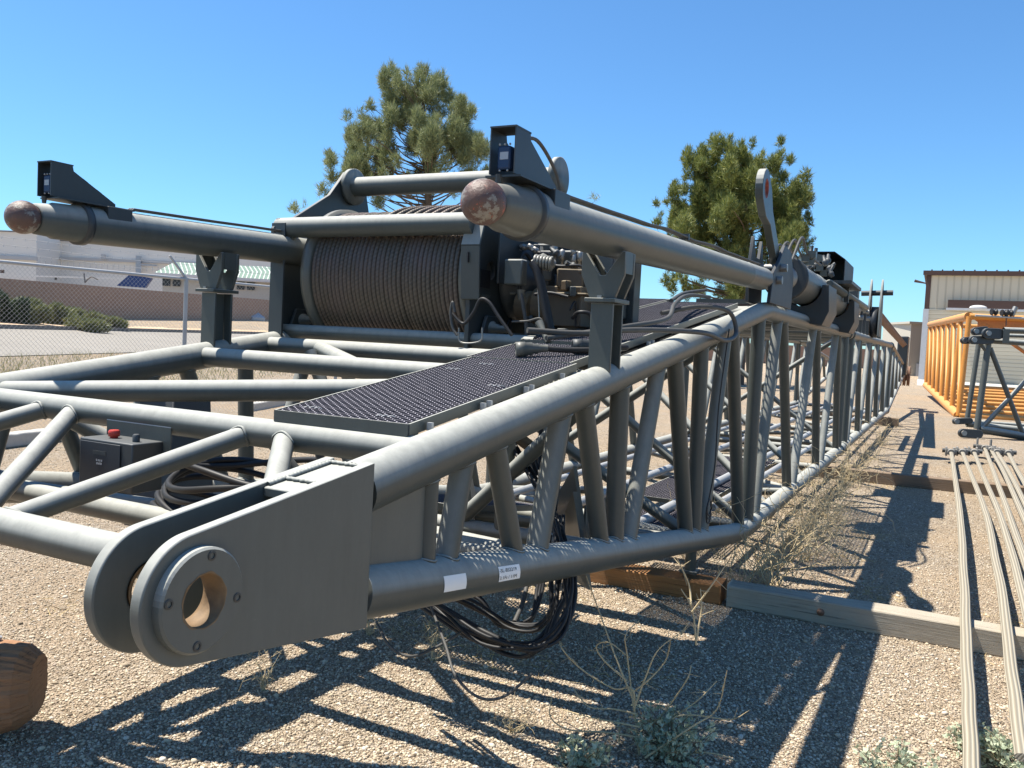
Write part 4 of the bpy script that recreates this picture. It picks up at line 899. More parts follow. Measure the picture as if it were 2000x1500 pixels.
# cables dropping from the winch through the boom
P = []
for k in range(4): P.append(([(-1.75+.04*k, 3.75, 1.62), (-1.72+.05*k, 3.7, 1.3), (-1.66+.03*k, 3.6, .95), (-1.6+.02*k, 3.5, .72)], .012))
loose("drop_hoses", "black hoses dropping inside the boom beneath the winch motor", "hoses", P, "rubber")
loose("bent_pipe", "short tan curved pipe inside the boom below the winch", "pipe", [([(-1.85, 3.7, 1.15), (-1.75, 3.75, 1.05), (-1.72, 3.75, .85), (-1.72, 3.75, .7)], .03)], "motor_brown")
# vertical metal duct tubes near left front
MB
# hoist stay at left bay dark box
t = MB().hexa([(-2.95, 2.35, .78), (-2.7, 2.35, .78), (-2.7, 2.6, .78), (-2.95, 2.6, .78), (-3.05, 2.5, 1.32), (-2.85, 2.5, 1.32), (-2.85, 2.7, 1.32), (-3.05, 2.7, 1.32)]).build("motor_bracket", "dark_paint", None, bevel=.005)
tag(t, "dark slanted steel bracket inside the near bay behind the control box", "bracket")
LBL = ["long pale pipe lying inside the boom bottom nearest the right chord", "long pale pipe lying inside the boom bottom, second from the right chord", "long pale pipe lying inside the boom bottom just left of its centre", "long pale pipe lying inside the boom bottom nearest the left chord"]
for i, (x, r_, y0_) in enumerate(((-1.48, .028, 6.3), (-1.75, .035, 5.2), (-2.35, .035, 4.4), (-2.9, .03, 4.0))):
    o = MB(); o.path([(x, y0_, ZB+.085), (x+.03, 12, ZB+.09), (x-.02, 21.5, ZB+.085)], r_, 14)
    tag(o.build("pipe", "galv"), LBL[i], "pipe", "pipes lying inside the boom")

# ------------------------------------------------------------------ TIMBERS
def timber(name, label, p0, p1, wdt, h, mat, z0=0.0, bev=.008, cat="timber"):
    p0, p1 = V(p0[0], p0[1], 0), V(p1[0], p1[1], 0); d = p1-p0; L = np.linalg.norm(d); a = math.atan2(d[1], d[0]); n = 14; vs = []
    rs = np.random.default_rng(int(abs(p0[0]*100))+3)
    for i in range(n+1):
        x = -L/2+L*i/n; j = rs.normal(0, .0025, (4, 2))
        for (yy, zz), (ja, jb) in zip(((-wdt/2, 0), (wdt/2, 0), (wdt/2, h), (-wdt/2, h)), j): vs.append((x, yy+ja, zz+jb if zz else 0))
    o = MB(); o.add(vs, [(4*i+k, 4*i+4+k, 4*i+4+(k+1) % 4, 4*i+(k+1) % 4) for i in range(n) for k in range(4)]+[(3, 2, 1, 0), (4*n, 4*n+1, 4*n+2, 4*n+3)])
    ob = o.build(name, mat, None, bevel=bev); ob.location = (*((p0+p1)/2)[:2], z0); ob.rotation_euler = (0, 0, a); return tag(ob, label, cat)
nb0 = atz(1418, 1186, 0); nb1 = atz(2000, 1292, 0); dn = (nb1-nb0)/np.linalg.norm(nb1-nb0); perp = V(-dn[1], dn[0], 0)
if perp[1] < 0: perp = -perp
timber("timber", "weathered grey timber beam crossing under the pale rods in the foreground", nb0+perp*.085, nb0+dn*3.2+perp*.085, .17, .14, "weathered_timber")
s0 = atz(1412, 1184, 0); timber("timber", "reddish brown stained timber under the boom's short support leg", s0+perp*.10-dn*.02, s0-dn*2.6+perp*.10-V(0, .02, 0), .19, .125, "stained_timber")
fb0 = atz(1655, 938, 0); fb1 = atz(2000, 975, 0); timber("timber", "farther brown timber beam crossing under the rods beyond the dark shadow", fb0+V(-1.9, .0, 0), fb1+(fb1-fb0)*.6, .16, .15, "brown_timber")
timber("timber", "low timber packing under the far boom section", (-3.6, 22), (-.9, 22), .2, .2, "brown_timber")
tmb = [o for o in bpy.data.objects if o.name.startswith("timber") and "foreground" in o.get("label", "")][0]
nut = MB().lathe(nb0+dn*.56+V(0, -.003, .075)-perp*.0, -perp, [(-.01, .022), (.004, .022), (.006, .016), (.014, .014), (.016, .004)], 16).build("washer", "rust_metal"); nut.parent = tmb; nut.matrix_parent_inverse = (Matrix.Translation(tmb.location) @ tmb.rotation_euler.to_matrix().to_4x4()).inverted()
# big rough timber end bottom left
c0 = atz(38, 1432, 0); t = thing("timber_block", "rough cracked reddish log end with a steel bolt at the lower left corner", "timber block", (float(c0[0])-.2, float(c0[1]), 0))
ends = []; o = MB(); dirx = V(.78, .626, 0); py_ = V(-.626, .78, 0); R0, Hh = .17, .37; rs = np.random.default_rng(4)
ctr = atz(80, 1350, .17)*V(1, 1, 0); prof_n = 72; rows = []; gv = 1-.07*np.random.default_rng(2).random(72)**2
for i, (s_, sc_) in enumerate([(-1.6, 1), (-1.1, 1), (-.6, 1), (-.25, 1), (-.13, .96), (-.06, .88), (-.01, .66)]):
    row = []
    for j in range(prof_n):
        a = 2*math.pi*j/prof_n; sq = gv[j]/max(abs(math.cos(a)), abs(math.sin(a)))**.12
        row.append(ctr+dirx*s_+py_*(R0*sq*sc_*math.cos(a))+V(0, 0, Hh/2+.01+Hh/2*sq*.98*sc_*math.sin(a)/1.02)+V(*(rs.normal(0, .0016, 3))))
    rows.append(row)
o.add([p for r_ in rows for p in r_], [(i*prof_n+j, i*prof_n+(j+1) % prof_n, (i+1)*prof_n+(j+1) % prof_n, (i+1)*prof_n+j) for i in range(6) for j in range(prof_n)], False)
o.add(rows[-1], [tuple(range(prof_n))]); o.build("timber_body", "rough_log", t)
bp = ctr+dirx*(-.17)+py_*.05+V(0, 0, Hh-.01); MB().lathe(bp, (.5, .2, 1), [(-.03, .010), (.012, .010), (.015, .008)], 12).build("bolt", "galv", t)

# wheel stops
for (a, b), lb in ((((0, 875), (135, 858)), "long pale concrete wheel stop by the fence seen left of the control box"), (((480, 806), (560, 792)), "short concrete wheel stop seen past the near end of the walkway grating")):
    p, q = atz(*a, 0), atz(*b, 0)
    if b == (135, 858): p = p-(q-p)*.2
    o = timber("wheel_stop", lb, p, q, .2, .17, "concrete", bev=.02, cat="wheel stop")
p, q = atz(60, 925, 0), atz(20, 905, 0)

# ------------------------------------------------------------------ PENDANT RODS on the right
RODS = [([(1858, 884), (1868, 950), (1877, 1025), (1881, 1100), (1885, 1175), (1887, 1250), (1891, 1340), (1895, 1430), (1899, 1520)], "pale weathered rod lying leftmost across the timbers on the right"),
        ([(1880, 884), (1900, 935), (1925, 1000), (1944, 1090), (1960, 1175), (1972, 1280), (1984, 1370), (1998, 1480)], "second pale rod from the left lying across both timbers"),
        ([(1903, 884), (1925, 940), (1947, 990), (1972, 1065), (1992, 1140), (2015, 1240), (2035, 1350)], "third pale rod from the left on the timbers"),
        ([(1924, 876), (1942, 925), (1962, 980), (1990, 1060), (2030, 1180)], "pale rod ending in the tall pale clevis"),
        ([(1937, 880), (1962, 925), (1995, 1000), (2040, 1100)], "pale rod just right of the tall clevis"),
        ([(1948, 884), (1978, 935), (2012, 1005), (2060, 1100)], "pale rod beside the right edge of the yard between two others"),
        ([(1970, 886), (1985, 915), (2010, 960), (2050, 1040)], "rightmost visible pale rod on the gravel")]
for i, (pts, lb) in enumerate(RODS):
    W = [atz(a, b, .185) for a, b in pts]; base_ = W[0]
    t = thing("pendant_rod", lb, "rod", tuple(base_), "pale rods lying on the timbers")
    W2 = smooth_path(W, 6); W2 = [p+V(.0012*math.sin(k*.9+i), 0, 0) for k, p in enumerate(W2)]
    o = MB().path(W2, .029, 18, uvscale=(.5, 2.0), flat=.55); o.build("rod", "strand_rod", t)
    d = W2[1]-W2[0]; d /= np.linalg.norm(d); sd = V(d[1], -d[0], 0); hw = .055 if i != 3 else .1
    MB().lathe(W[0]+d*.02, -d, [(0, .05), (.1, .055), (.14, .04)], 16).build("socket", "rod_end", t)
    for s_ in (1, -1):
        c = W[0]-d*.26+sd*s_*hw; hgt = .07 if i != 3 else .16
        Pp = [c-d*.14-V(0, 0, hgt), c+d*.16-V(0, 0, hgt), c+d*.16+V(0, 0, hgt), c-d*.14+V(0, 0, hgt*.8)]; q = sd*.028; MB().hexa([Pp[0], Pp[1], Pp[1]+q, Pp[0]+q, Pp[3], Pp[2], Pp[2]+q, Pp[3]+q]).build("clevis_plate", "rod_end", t, bevel=.008)
    MB().tube(W[0]-d*.28-sd*(hw+.07), W[0]-d*.28+sd*(hw+.07), .035, 14).build("clevis_pin", "dark_paint", t)
    MB().box(W[0]-d*.11, (hw*2+.05, .05, .09), rotz(math.atan2(sd[1], sd[0]))).build("yoke", "rod_end", t, bevel=.006)

# ------------------------------------------------------------------ GREY SECTION END (right middle)
t = thing("boom_section_end", "end frame of a grey lattice boom section with lug plates on the right", "boom section", (1.2, 19, 0))
D = 18.2
def Q(px, py, d=D): return atd(px, py, d)
def tubs(name, segs, mat, parent):
    for a, b, r, *dd in segs:
        d0, d1 = (dd+[D, D])[:2] if dd else (D, D); MB().tube(Q(*a, d0), Q(*b, d1), r, 16, False).build(name, mat, parent)
tubs("upright", [((1912, 668), (1888, 826), .055, 19.2, 19.2), ((1930, 672), (1908, 838), .065)], G, t)
tubs("diagonal", [((1934, 680), (2003, 862), .05), ((2100, 640), (1914, 840), .05), ((1930, 690), (1912, 668), .04)], G, t)
tubs("top_tube", [((1925, 665), (2120, 678), .06), ((1950, 655), (2120, 660), .04, 18.6, 18.6), ((1960, 645), (2120, 650), .07, 19.6, 19.6)], G, t)
tubs("bottom_tube", [((1912, 838), (2120, 872), .085), ((1888, 828), (2120, 852), .07, 19.2, 19.2), ((1915, 825), (2120, 840), .05, 19.8, 19.8)], G, t)
def lugp(px0, py0, px1, py1, rad_, d, mat="dark_paint"):
    a, b = Q(px0, py0, d), Q(px1, py1, d); u = (b-a)/np.linalg.norm(b-a); up_ = np.cross(u, _F); up_ /= np.linalg.norm(up_)
    if up_[2] < 0: up_ = -up_
    pts = []
    for k in range(9): an = math.pi/2+math.pi*k/8; pts.append(a+rad_*(math.cos(an)*u+math.sin(an)*up_))
    for k in range(9): an = -math.pi/2+math.pi*k/8; pts.append(b+rad_*(math.cos(an)*u+math.sin(an)*up_))
    MB().prism(pts, _F*.07).build("lug_plate", mat, t, bevel=.01); MB().tube(a-_F*.04, a+_F*.02, .055, 14).build("lug_pin", "steel", t)
lugp(1884, 665, 1915, 664, .075, 18.4); lugp(1902, 664, 1935, 664, .09, 18.1); lugp(1906, 647, 1925, 645, .09, 18.9); lugp(1930, 651, 1952, 652, .115, 18.0)
lugp(1868, 823, 1895, 822, .07, 19.0); lugp(1882, 846, 1912, 848, .095, 17.9)
MB().box(Q(1965, 657, 18.0), (.12, .14, .30)).build("collar", G, t)

# ------------------------------------------------------------------ YELLOW BOOM (right back)
t = thing("yellow_boom", "yellow orange lattice boom section standing behind the grey one at right", "boom section", (3, 26, 0))
Yp = "yellow_paint"
def Y2(px, py, d): return atd(px, py, d)
dn_, df_ = 24.6, 38.0
TN, TF, BN, BF = Y2(1893, 618, dn_), Y2(1817, 634, df_), Y2(1872, 812, dn_), Y2(1808, 752, df_)
MB().tube(TN, TF, .13, 20).build("top_chord", Yp, t); MB().tube(BN, BF, .13, 20).build("bottom_chord", Yp, t)
for k in range(8):
    f = k/7.0; f = 1-(1-f); a = TN+(TF-TN)*f; b = BN+(BF-BN)*f
    MB().tube(a, b, .075, 14, False).build("upright", Yp, t)
    if k < 7:
        f2 = (k+1)/7; MB().tube(b, TN+(TF-TN)*f2, .055, 12, False).build("side_brace", Yp, t)
rt = V(4.2, 1.4, 0)
for (p, q, r_) in ((TN, TN+rt, .09), (BN, BN+rt, .11), (TF, TF+rt, .1), (BF, BF+rt, .1)): MB().tube(p, q, r_, 16).build("end_tube", Yp, t)
pa = TN+V(.25, .1, -.34); MB().hexa([pa+V(0, 0, 0), pa+rt, pa+rt+V(-.02, .06, 0), pa+V(-.02, .06, 0), pa+V(0, 0, .34), pa+rt+V(0, 0, .34), pa+rt+V(-.02, .06, .34), pa+V(-.02, .06, .34)]).build("side_board", "orange_paint", t)
MB().tube(TN+V(.1, .1, 0), BN+rt+V(0, .1, .1), .05, 12).build("end_brace", "orange_paint", t)
for k in range(9):
    f = k/8; a = BN+(BF-BN)*f; MB().tube(a, a+rt*1.3, .07, 12).build("bottom_tube", Yp, t)
MB().tube(BN+rt, BF+rt, .12, 14).build("bottom_chord", Yp, t)
MB().tube(TN+rt, TF+rt, .12, 14).build("top_chord", Yp, t)
# pins on top of the yellow boom
t = thing("pin_assembly", "pale rail with black and grey pins on top of the yellow boom", "pin assembly", tuple(Y2(1950, 618, 24)))
MB().tube(Y2(1905, 616, 24), Y2(2040, 624, 24), .03, 10).build("rail", "galv", t)
for (a, b) in ((1940, 609), (1960, 611), (1970, 611)): MB().lathe(Y2(a-4, b, 24), _R, [(0, .09), (.03, .1), (.05, .05), (.1, .05), (.12, .1), (.15, .09)], 14).build("pin", "rubber", t)
MB().tube(Y2(1976, 616, 24), Y2(1984, 600, 24), .07, 12).build("hook_arm", "steel", t); MB().tube(Y2(1966, 612, 24), Y2(1965, 636, 24), .02, 8).build("wire_clip", "rust_metal", t)

# ------------------------------------------------------------------ RIGHT BUILDINGS
b1 = thing("metal_building", "large beige ribbed metal building with brown eave trim at the right edge", "building", (2, 70, 0))
D1 = 68.0; xdir = V(_cy*.985+.0, _sy*.985-.02, 0); xdir = V(math.cos(.008), math.sin(.008), 0); xdir /= np.linalg.norm(xdir)
corner = Y2(1796, 741, D1); corner[2] = 0; depthd = V(-xdir[1], xdir[0], 0)
zt_h = Y2(1808, 530, D1)[2]; zm = Y2(1803, 604, D1)[2]; Lb = 30
def wallq(name, p, u, L, z0, z1, off, mat, th=.1):
    n = V(u[1], -u[0], 0); a = p+n*off; o = MB(); b = a+u*L; c_ = a-n*th; d_ = b-n*th
    vs = [V(a[0], a[1], z0), V(b[0], b[1], z0), V(b[0], b[1], z1), V(a[0], a[1], z1)]
    o.quad(*vs, uv=[(0, z0), (L, z0), (L, z1), (0, z1)])
    ws = [V(c_[0], c_[1], z0), V(d_[0], d_[1], z0), V(d_[0], d_[1], z1), V(c_[0], c_[1], z1)]
    o.add(vs+ws, [(0, 4, 5, 1), (3, 2, 6, 7), (0, 3, 7, 4), (1, 5, 6, 2), (7, 6, 5, 4)]); return o.build(name, mat, b1)
wallq("upper_wall", corner, xdir, Lb, zm, zt_h-.35, 0, "rib_panel"); wallq("lower_wall", corner, xdir, Lb, 0, zm-.02, .25, "lap_siding")
wallq("eave_trim", corner-xdir*.3, xdir, Lb+.6, zt_h-.35, zt_h, .35, "trim_brown"); wallq("side_wall", corner+depthd*20, -depthd, 19.8, 0, zt_h-.1, 0, "trim_brown")
wallq("corner_trim", corner-xdir*.05, xdir, .35, zm, zt_h-.36, .06, "trim_brown"); wallq("downspout", corner-xdir*.1, xdir, .4, 0, zm, .45, "white_metal")
wallq("awning_band", corner+xdir*1.6, xdir, Lb-2, zm+.1, zm+.75, .6, "trim_brown"); wallq("ledge", corner+xdir*1.5, xdir, Lb-2, zm-.05, zm+.12, .7, "white_metal")
o = MB(); 
for k in range(40): o.box(corner+xdir*(.3+.75*k)+V(0, 0, zt_h+.05), (.1, .3, .12), rotz(math.atan2(xdir[1], xdir[0])))
o.build("roof_rib", "trim_brown", b1)
r_ = MB(); q0 = corner-xdir*.3+V(0, 0, zt_h); q1 = q0+xdir*(Lb+.6); r_.hexa([q0-V(0, 0, .05)-depthd*.3, q1-V(0, 0, .05)-depthd*.3, q1+depthd*20-V(0, 0, .05), q0+depthd*20-V(0, 0, .05), q0-depthd*.3, q1-depthd*.3, q1+depthd*20+V(0, 0, .8), q0+depthd*20+V(0, 0, .8)]); r_.build("roof", "trim_brown", b1)
MB().sphere(corner+xdir*3.7+V(0, 0, zm+.15)-depthd*.9, .62, 18, (1, .4, .35)).build("vent_dome", "white_metal", b1)
MB().path([corner+xdir*.2+V(0, 0, zt_h-1.05), corner-xdir*.9+V(0, 0, zt_h-.8)], [.03, .12], 10).build("wall_lamp", "trim_brown", b1)
sl = strip("concrete_apron", "concrete", lambda p: (52, 0), lambda p: (68, 0), .01, 1790, 2600); struct(sl)
b2 = thing("metal_shed", "small pale ribbed metal shed left of the big beige building", "shed", (0, 80, 0))
p0 = Y2(1772, 738, 80); p1 = Y2(1815, 738, 80); zh = Y2(1772, 629, 80)[2]; u = (p1-p0); u[2] = 0; L2 = np.linalg.norm(u); u /= L2
p0[2] = 0; o = MB(); nn = V(-u[1], u[0], 0); P8 = [p0, p0+u*L2*1.4, p0+u*L2*1.4+nn*6, p0+nn*6]; o.hexa(P8+[q+V(0, 0, zh-.15) for q in P8]); 
for i in range(4): pass
ob = o.build("wall", "shed_panel", b2); o = MB(); P8 = [p-u*.3-nn*.3+V(0, 0, zh-.15) if i in (0,) else p+V(0, 0, zh-.15) for i, p in enumerate(P8)]; o.hexa(P8+[q+V(0, 0, .2) for q in P8]); o.build("roof", "shed_panel", b2)
MB().box(p0+u*.9-nn*.3+V(0, 0, .6), (.5, .4, 1.2)).build("meter_box", "galv", b2)
# ---- brick-brown block fence wall far left etc.
o = MB(); cs = list(range(-800, 1721, 60)); L = 0; pv = None
for i in range(len(cs)-1):
    a, b = cs[i], cs[i+1]; A = gp(a, prof(a)[3], prof(a)[6]); B = gp(b, prof(b)[3], prof(b)[6]); l = np.linalg.norm(B-A); h = 1.72+(.9 if a > 860 else 0); bk = V(-_sy, _cy, 0)*.2
    o.quad(A-V(0, 0, .3), B-V(0, 0, .3), B+V(0, 0, h), A+V(0, 0, h), uv=[(L, -.3), (L+l, -.3), (L+l, h), (L, h)])
    o.quad(A+V(0, 0, h), B+V(0, 0, h), B+bk+V(0, 0, h), A+bk+V(0, 0, h), uv=[(L, 0), (L+l, 0), (L+l, .2), (L, .2)])
    o.quad(B+bk-V(0, 0, .3), A+bk-V(0, 0, .3), A+bk+V(0, 0, h), B+bk+V(0, 0, h), uv=[(L, -.3), (L+l, -.3), (L+l, h), (L, h)]); L += l
tag(o.build("block_wall", "block_wall"), "long low brown masonry wall beyond the road, running behind the whole boom", "wall")
# warehouse
t = thing("warehouse", "long white warehouse with a taller left block behind the brown wall", "warehouse", tuple(gp(150, 95, 1.5)))
def wh(pxa, pxb, ya, yb, d, name, mat, dep=8, base=640):
    A, B = atd(pxa, ya, d), atd(pxb, yb, d); za, zb_ = A[2], B[2]; bk = V(-_sy, _cy, 0)*dep
    A0, B0 = V(A[0], A[1], 1.2), V(B[0], B[1], 1.2); return MB().hexa([A0, B0, B0+bk, A0+bk, A, B, B+bk, A+bk]).build(name, mat, t)
wh(-300, 72, 438, 452, 92, "left_block", "warehouse"); wh(72, 560, 466, 487, 97, "main_block", "warehouse", 20)
def bandq(pxa, ya, pxb, yb, hpx, d, name, mat, th=.15):
    A, B = atd(pxa, ya, d), atd(pxb, yb, d); A1, B1 = atd(pxa, ya+hpx, d), atd(pxb, yb+hpx, d); bk = V(-_sy, _cy, 0)*th
    return MB().hexa([A1, B1, B1+bk, A1+bk, A, B, B+bk, A+bk]).build(name, mat, t)
bandq(-300, 440, 72, 453, 1.6, 91.7, "coping", "kerb"); bandq(72, 467, 560, 488, 1.4, 96.7, "coping", "kerb")
bandq(-300, 484, 72, 502, 7, 91.8, "wall_band", "warehouse_band"); bandq(72, 500, 400, 513, 5, 96.7, "wall_band", "warehouse_band")
bandq(197, 496, 206, 497, 10, 96.4, "roof_unit", "warehouse_band"); bandq(265, 499, 275, 500, 34, 96.4, "duct", "galv"); bandq(275, 515, 306, 517, 3, 96.4, "duct", "galv")
bandq(90, 538, 99, 538, 12, 96, "wall_vent", "ink"); bandq(104, 541, 110, 541, 6, 96, "wall_vent", "ink"); bandq(0, 527, 7, 527, 6, 91, "wall_vent", "trim_brown")
bandq(-300, 527, 560, 552, 3, 90, "lower_canopy", "warehouse"); 
o = MB()
for k in range(22): a = atd(78+11*k, 514+.55*k, 90); o.box(a, (.05, .05, .5))
o.build("railing_spike", "warehouse_band", t)
# blue panel
pn = MB(); A, B, C_, D_ = atd(253, 536, 60), atd(296, 543, 60), atd(283, 562, 60), atd(228, 558, 60); pn.hexa([D_, C_, C_+_F*.3, D_+_F*.3, A, B, B+_F*.3, A+_F*.3]); tag(pn.build("solar_panel", "slate_blue"), "dark blue slanted panel standing behind the brown wall", "panel")
br_ = MB().path(smooth_path([atd(166, 552, 60), atd(172, 545, 60), atd(180, 541, 60), atd(191, 546, 60)]), .05, 6); br_.path([atd(164, 534, 60), atd(166, 552, 60)], .05, 6)
tag(br_.build("lamp_arm", "kerb"), "thin dark curved pole arm above the brown wall", "pole")
# pavilion with striped roof
t = thing("pavilion", "low building with a green and white striped metal roof behind the brown wall", "building", tuple(gp(420, 80, 2)))
D2 = 78.0; o = MB()
e0, e1, r0_, r1_ = atd(302, 532, D2), atd(700, 556, D2), atd(340, 512, D2+4), atd(700, 530, D2+4)
Lr = np.linalg.norm(e1-e0); o.quad(e0, e1, r1_, r0_, uv=[(0, 0), (Lr, 0), (Lr, 4), (2, 4)]); o.build("roof", "green_roof", t)
e2, e3 = e0+V(0, 0, -.25), e1+V(0, 0, -.25); MB().hexa([e2, e3, e3+_F*.2, e2+_F*.2, e0, e1, e1+_F*.2, e0+_F*.2]).build("fascia", "white_metal", t)
w0, w1 = atd(318, 540, D2+1), atd(700, 562, D2+1); g0, g1 = V(w0[0], w0[1], 1), V(w1[0], w1[1], 1); bk = V(-_sy, _cy, 0)*3; MB().hexa([g0, g1, g1+bk, g0+bk, w0, w1, w1+bk, w0+bk]).build("wall", "concrete", t)
for a in (325, 345, 470, 490): A = atd(a, 551+.05*(a-325), D2+.9); MB().box(A, (.7, .1, .7), rotz(YAW)).build("window", "glass_dark", t)
# cars
def car(px, d, zoff, mat, label, L=4.3, yaw=0.0, py=None):
    base = atd(px, py, d) ; t = thing("parked_car", label, "car", tuple(base)); R_ = rotz(YAW+yaw)
    def T(p): return base+R_@V(*p)
    body = [(-L/2, .35), (-L/2, .72), (-L/2+.5, .86), (-L/2+1.0, .9), (-.75+.1, 1.36), (.7, 1.38), (1.35, .92), (L/2-.3, .84), (L/2, .66), (L/2, .35)]
    o = MB(); o.prism([T((a, -.85, b)) for a, b in body], R_@V(0, 1.7, 0)); o.build("body", mat, t, bevel=.05)
    win = [(-.95, .95), (-.55, 1.29), (.62, 1.31), (1.15, .95)]; o = MB(); o.prism([T((a, -.862, b)) for a, b in win], R_@V(0, .01, 0)); o.build("side_window", "glass_dark" if mat != "car_brown" else "car_window", t)
    for a in (-L/2+.85, L/2-.85):
        for s_ in (-.80, .80): MB().lathe(T((a, s_, .32)), R_@V(0, 1, 0), [(-.1, 0), (-.1, .2), (-.1, .32), (.1, .32), (.1, 0)], 20).build("wheel", "tyre", t)
    MB().box(T((-L/2-.005, 0, .62)), (.02, 1.2, .12), R_).build("headlight", "label_white", t)
    return t
car(470, 70, 0, "car_grey", "silver parked car seen between the left saddle post and the winch", 3.6, -.35, 634)
car(452, 73, 0, "car_red", "red parked car partly hidden by the left saddle post", 3.6, -.5, 632)

# ------------------------------------------------------------------ CHAIN-LINK FENCE
FZ = 2.3; f0, f1 = atz(0, 511, FZ), atz(525, 560, FZ); fd_ = f1-f0; fd_[2] = 0; FL = np.linalg.norm(fd_); fd_ /= FL; pst = atz(360, 545, FZ); s_p = (pst-f0)@fd_
t = thing("chain_link_fence", "galvanised chain-link fence with barbed wire on slanted arms, left background", "fence", tuple(V(f0[0], f0[1], 0)))
def fp(s, z): p = f0+fd_*s; return V(p[0], p[1], z)
MB().tube(fp(-8, FZ), fp(14, FZ), .024, 12).build("top_rail", "galv", t)
nrm_f = V(fd_[1], -fd_[0], 0); nrm_f = nrm_f if nrm_f@(CAM-f0) < 0 else -nrm_f     # away from camera
for k in (-2, -1, 0, 1, 2, 3):
    s = s_p+3.05*k; pp = MB().tube(fp(s, 0), fp(s, FZ+.02), .032, 14).build("post", "galv", t)
    MB().path([fp(s, FZ), fp(s, FZ)-fd_*.26+nrm_f*.05+V(0, 0, .34)], [.024, .018], 8).build("barb_arm", "galv", pp)
for q in (.33, .66, .98):
    o = MB(); off = -fd_*.26*q*0+nrm_f*.2*q; zz = FZ+.34*q; pts = [fp(-8+22*i/60, zz+.012*math.sin(i*.9))+off for i in range(61)]; o.path(pts, .0028, 4)
    for i in range(0, 170): c = fp(-8+.13*i, zz)+off; 
    for i in range(0, 150): c = fp(-8+.147*i, zz)+off; o.path([c-V(0, 0, .018), c+fd_*.01+V(0, 0, .018)], .003, 3)
    o.build("barbed_wire", "galv", t)
# mesh fabric as crossing flat wires (each diagonal wire a thin ribbon box)
o = MB(); wp = .062; s0_, s1_ = -6.0, 10.5; Hf = FZ-.03; wv_ = .0014
k0 = int((s0_-Hf)/wp); k1 = int((s1_+Hf)/wp); vs = []; fs = []
for dirn in (1, -1):
    for k in range(k0, k1):
        sb = k*wp; a0, a1 = (sb, sb+Hf*.92) if dirn > 0 else (sb, sb-Hf*.92)
        za, zb_ = .03, Hf
        if max(a0, a1) < s0_ or min(a0, a1) > s1_: continue
        p, q = fp(a0, za), fp(a1, zb_); off = nrm_f*(.0015*dirn); u = (q-p)/np.linalg.norm(q-p); w3 = np.cross(u, nrm_f)*wv_; n3 = nrm_f*wv_
        b0 = len(vs)
        for e in (p, q): vs += [e+off+w3, e+off+n3, e+off-w3, e+off-n3]
        fs += [(b0+j, b0+4+j, b0+4+(j+1) % 4, b0+(j+1) % 4) for j in range(4)]
o.add(vs, fs); o.build("wire_mesh", "galv", t)

# ------------------------------------------------------------------ VEGETATION
def leaf_cloud(centres, n, size, rs, needles=5, thin=.12, up=.4):
    # tufts of thin blades round clump centres; centres: (xyz, radius3)
    C = np.array([c for c, r in centres]); R3 = np.array([r for c, r in centres]); vol = R3.prod(1)**.8; idx = rs.choice(len(C), n, p=vol/vol.sum())
    u = rs.normal(size=(n, 3)); u /= np.linalg.norm(u, axis=1)[:, None]; rad = rs.random(n)**.45
    P = C[idx]+u*rad[:, None]*R3[idx]; dirn = u*.7+rs.normal(size=(n, 3))*.55; dirn[:, 2] += up
    V_ = []; 
    B = np.repeat(P, needles, 0); D = np.repeat(dirn, needles, 0)+rs.normal(size=(n*needles, 3))*.6; D /= np.linalg.norm(D, axis=1)[:, None]
    S = np.cross(D, rs.normal(size=D.shape)); S /= np.linalg.norm(S, axis=1)[:, None]; L = size*(.6+.8*rs.random(len(B)))[:, None]
    B = B+rs.normal(size=B.shape)*size*.15
    v = np.stack([B-S*L*thin, B+S*L*thin, B+D*L], 1).reshape(-1, 3); return v
def tris(name, v, mat, parent=None):
    v = v.astype(np.float32); nf = len(v)//3; me = bpy.data.meshes.new(name); me.vertices.add(len(v)); me.vertices.foreach_set("co", v.ravel()); me.loops.add(nf*3); me.loops.foreach_set("vertex_index", np.arange(nf*3, dtype=np.int32))
    me.polygons.add(nf); me.polygons.foreach_set("loop_start", np.arange(0, nf*3, 3, dtype=np.int32)); me.update(); me.materials.append(MATS[mat])
    o = bpy.data.objects.new(name, me); COL.objects.link(o)
    if parent: o.parent = parent; o.matrix_parent_inverse = Matrix.Translation(-Vector(parent.location))
    return o
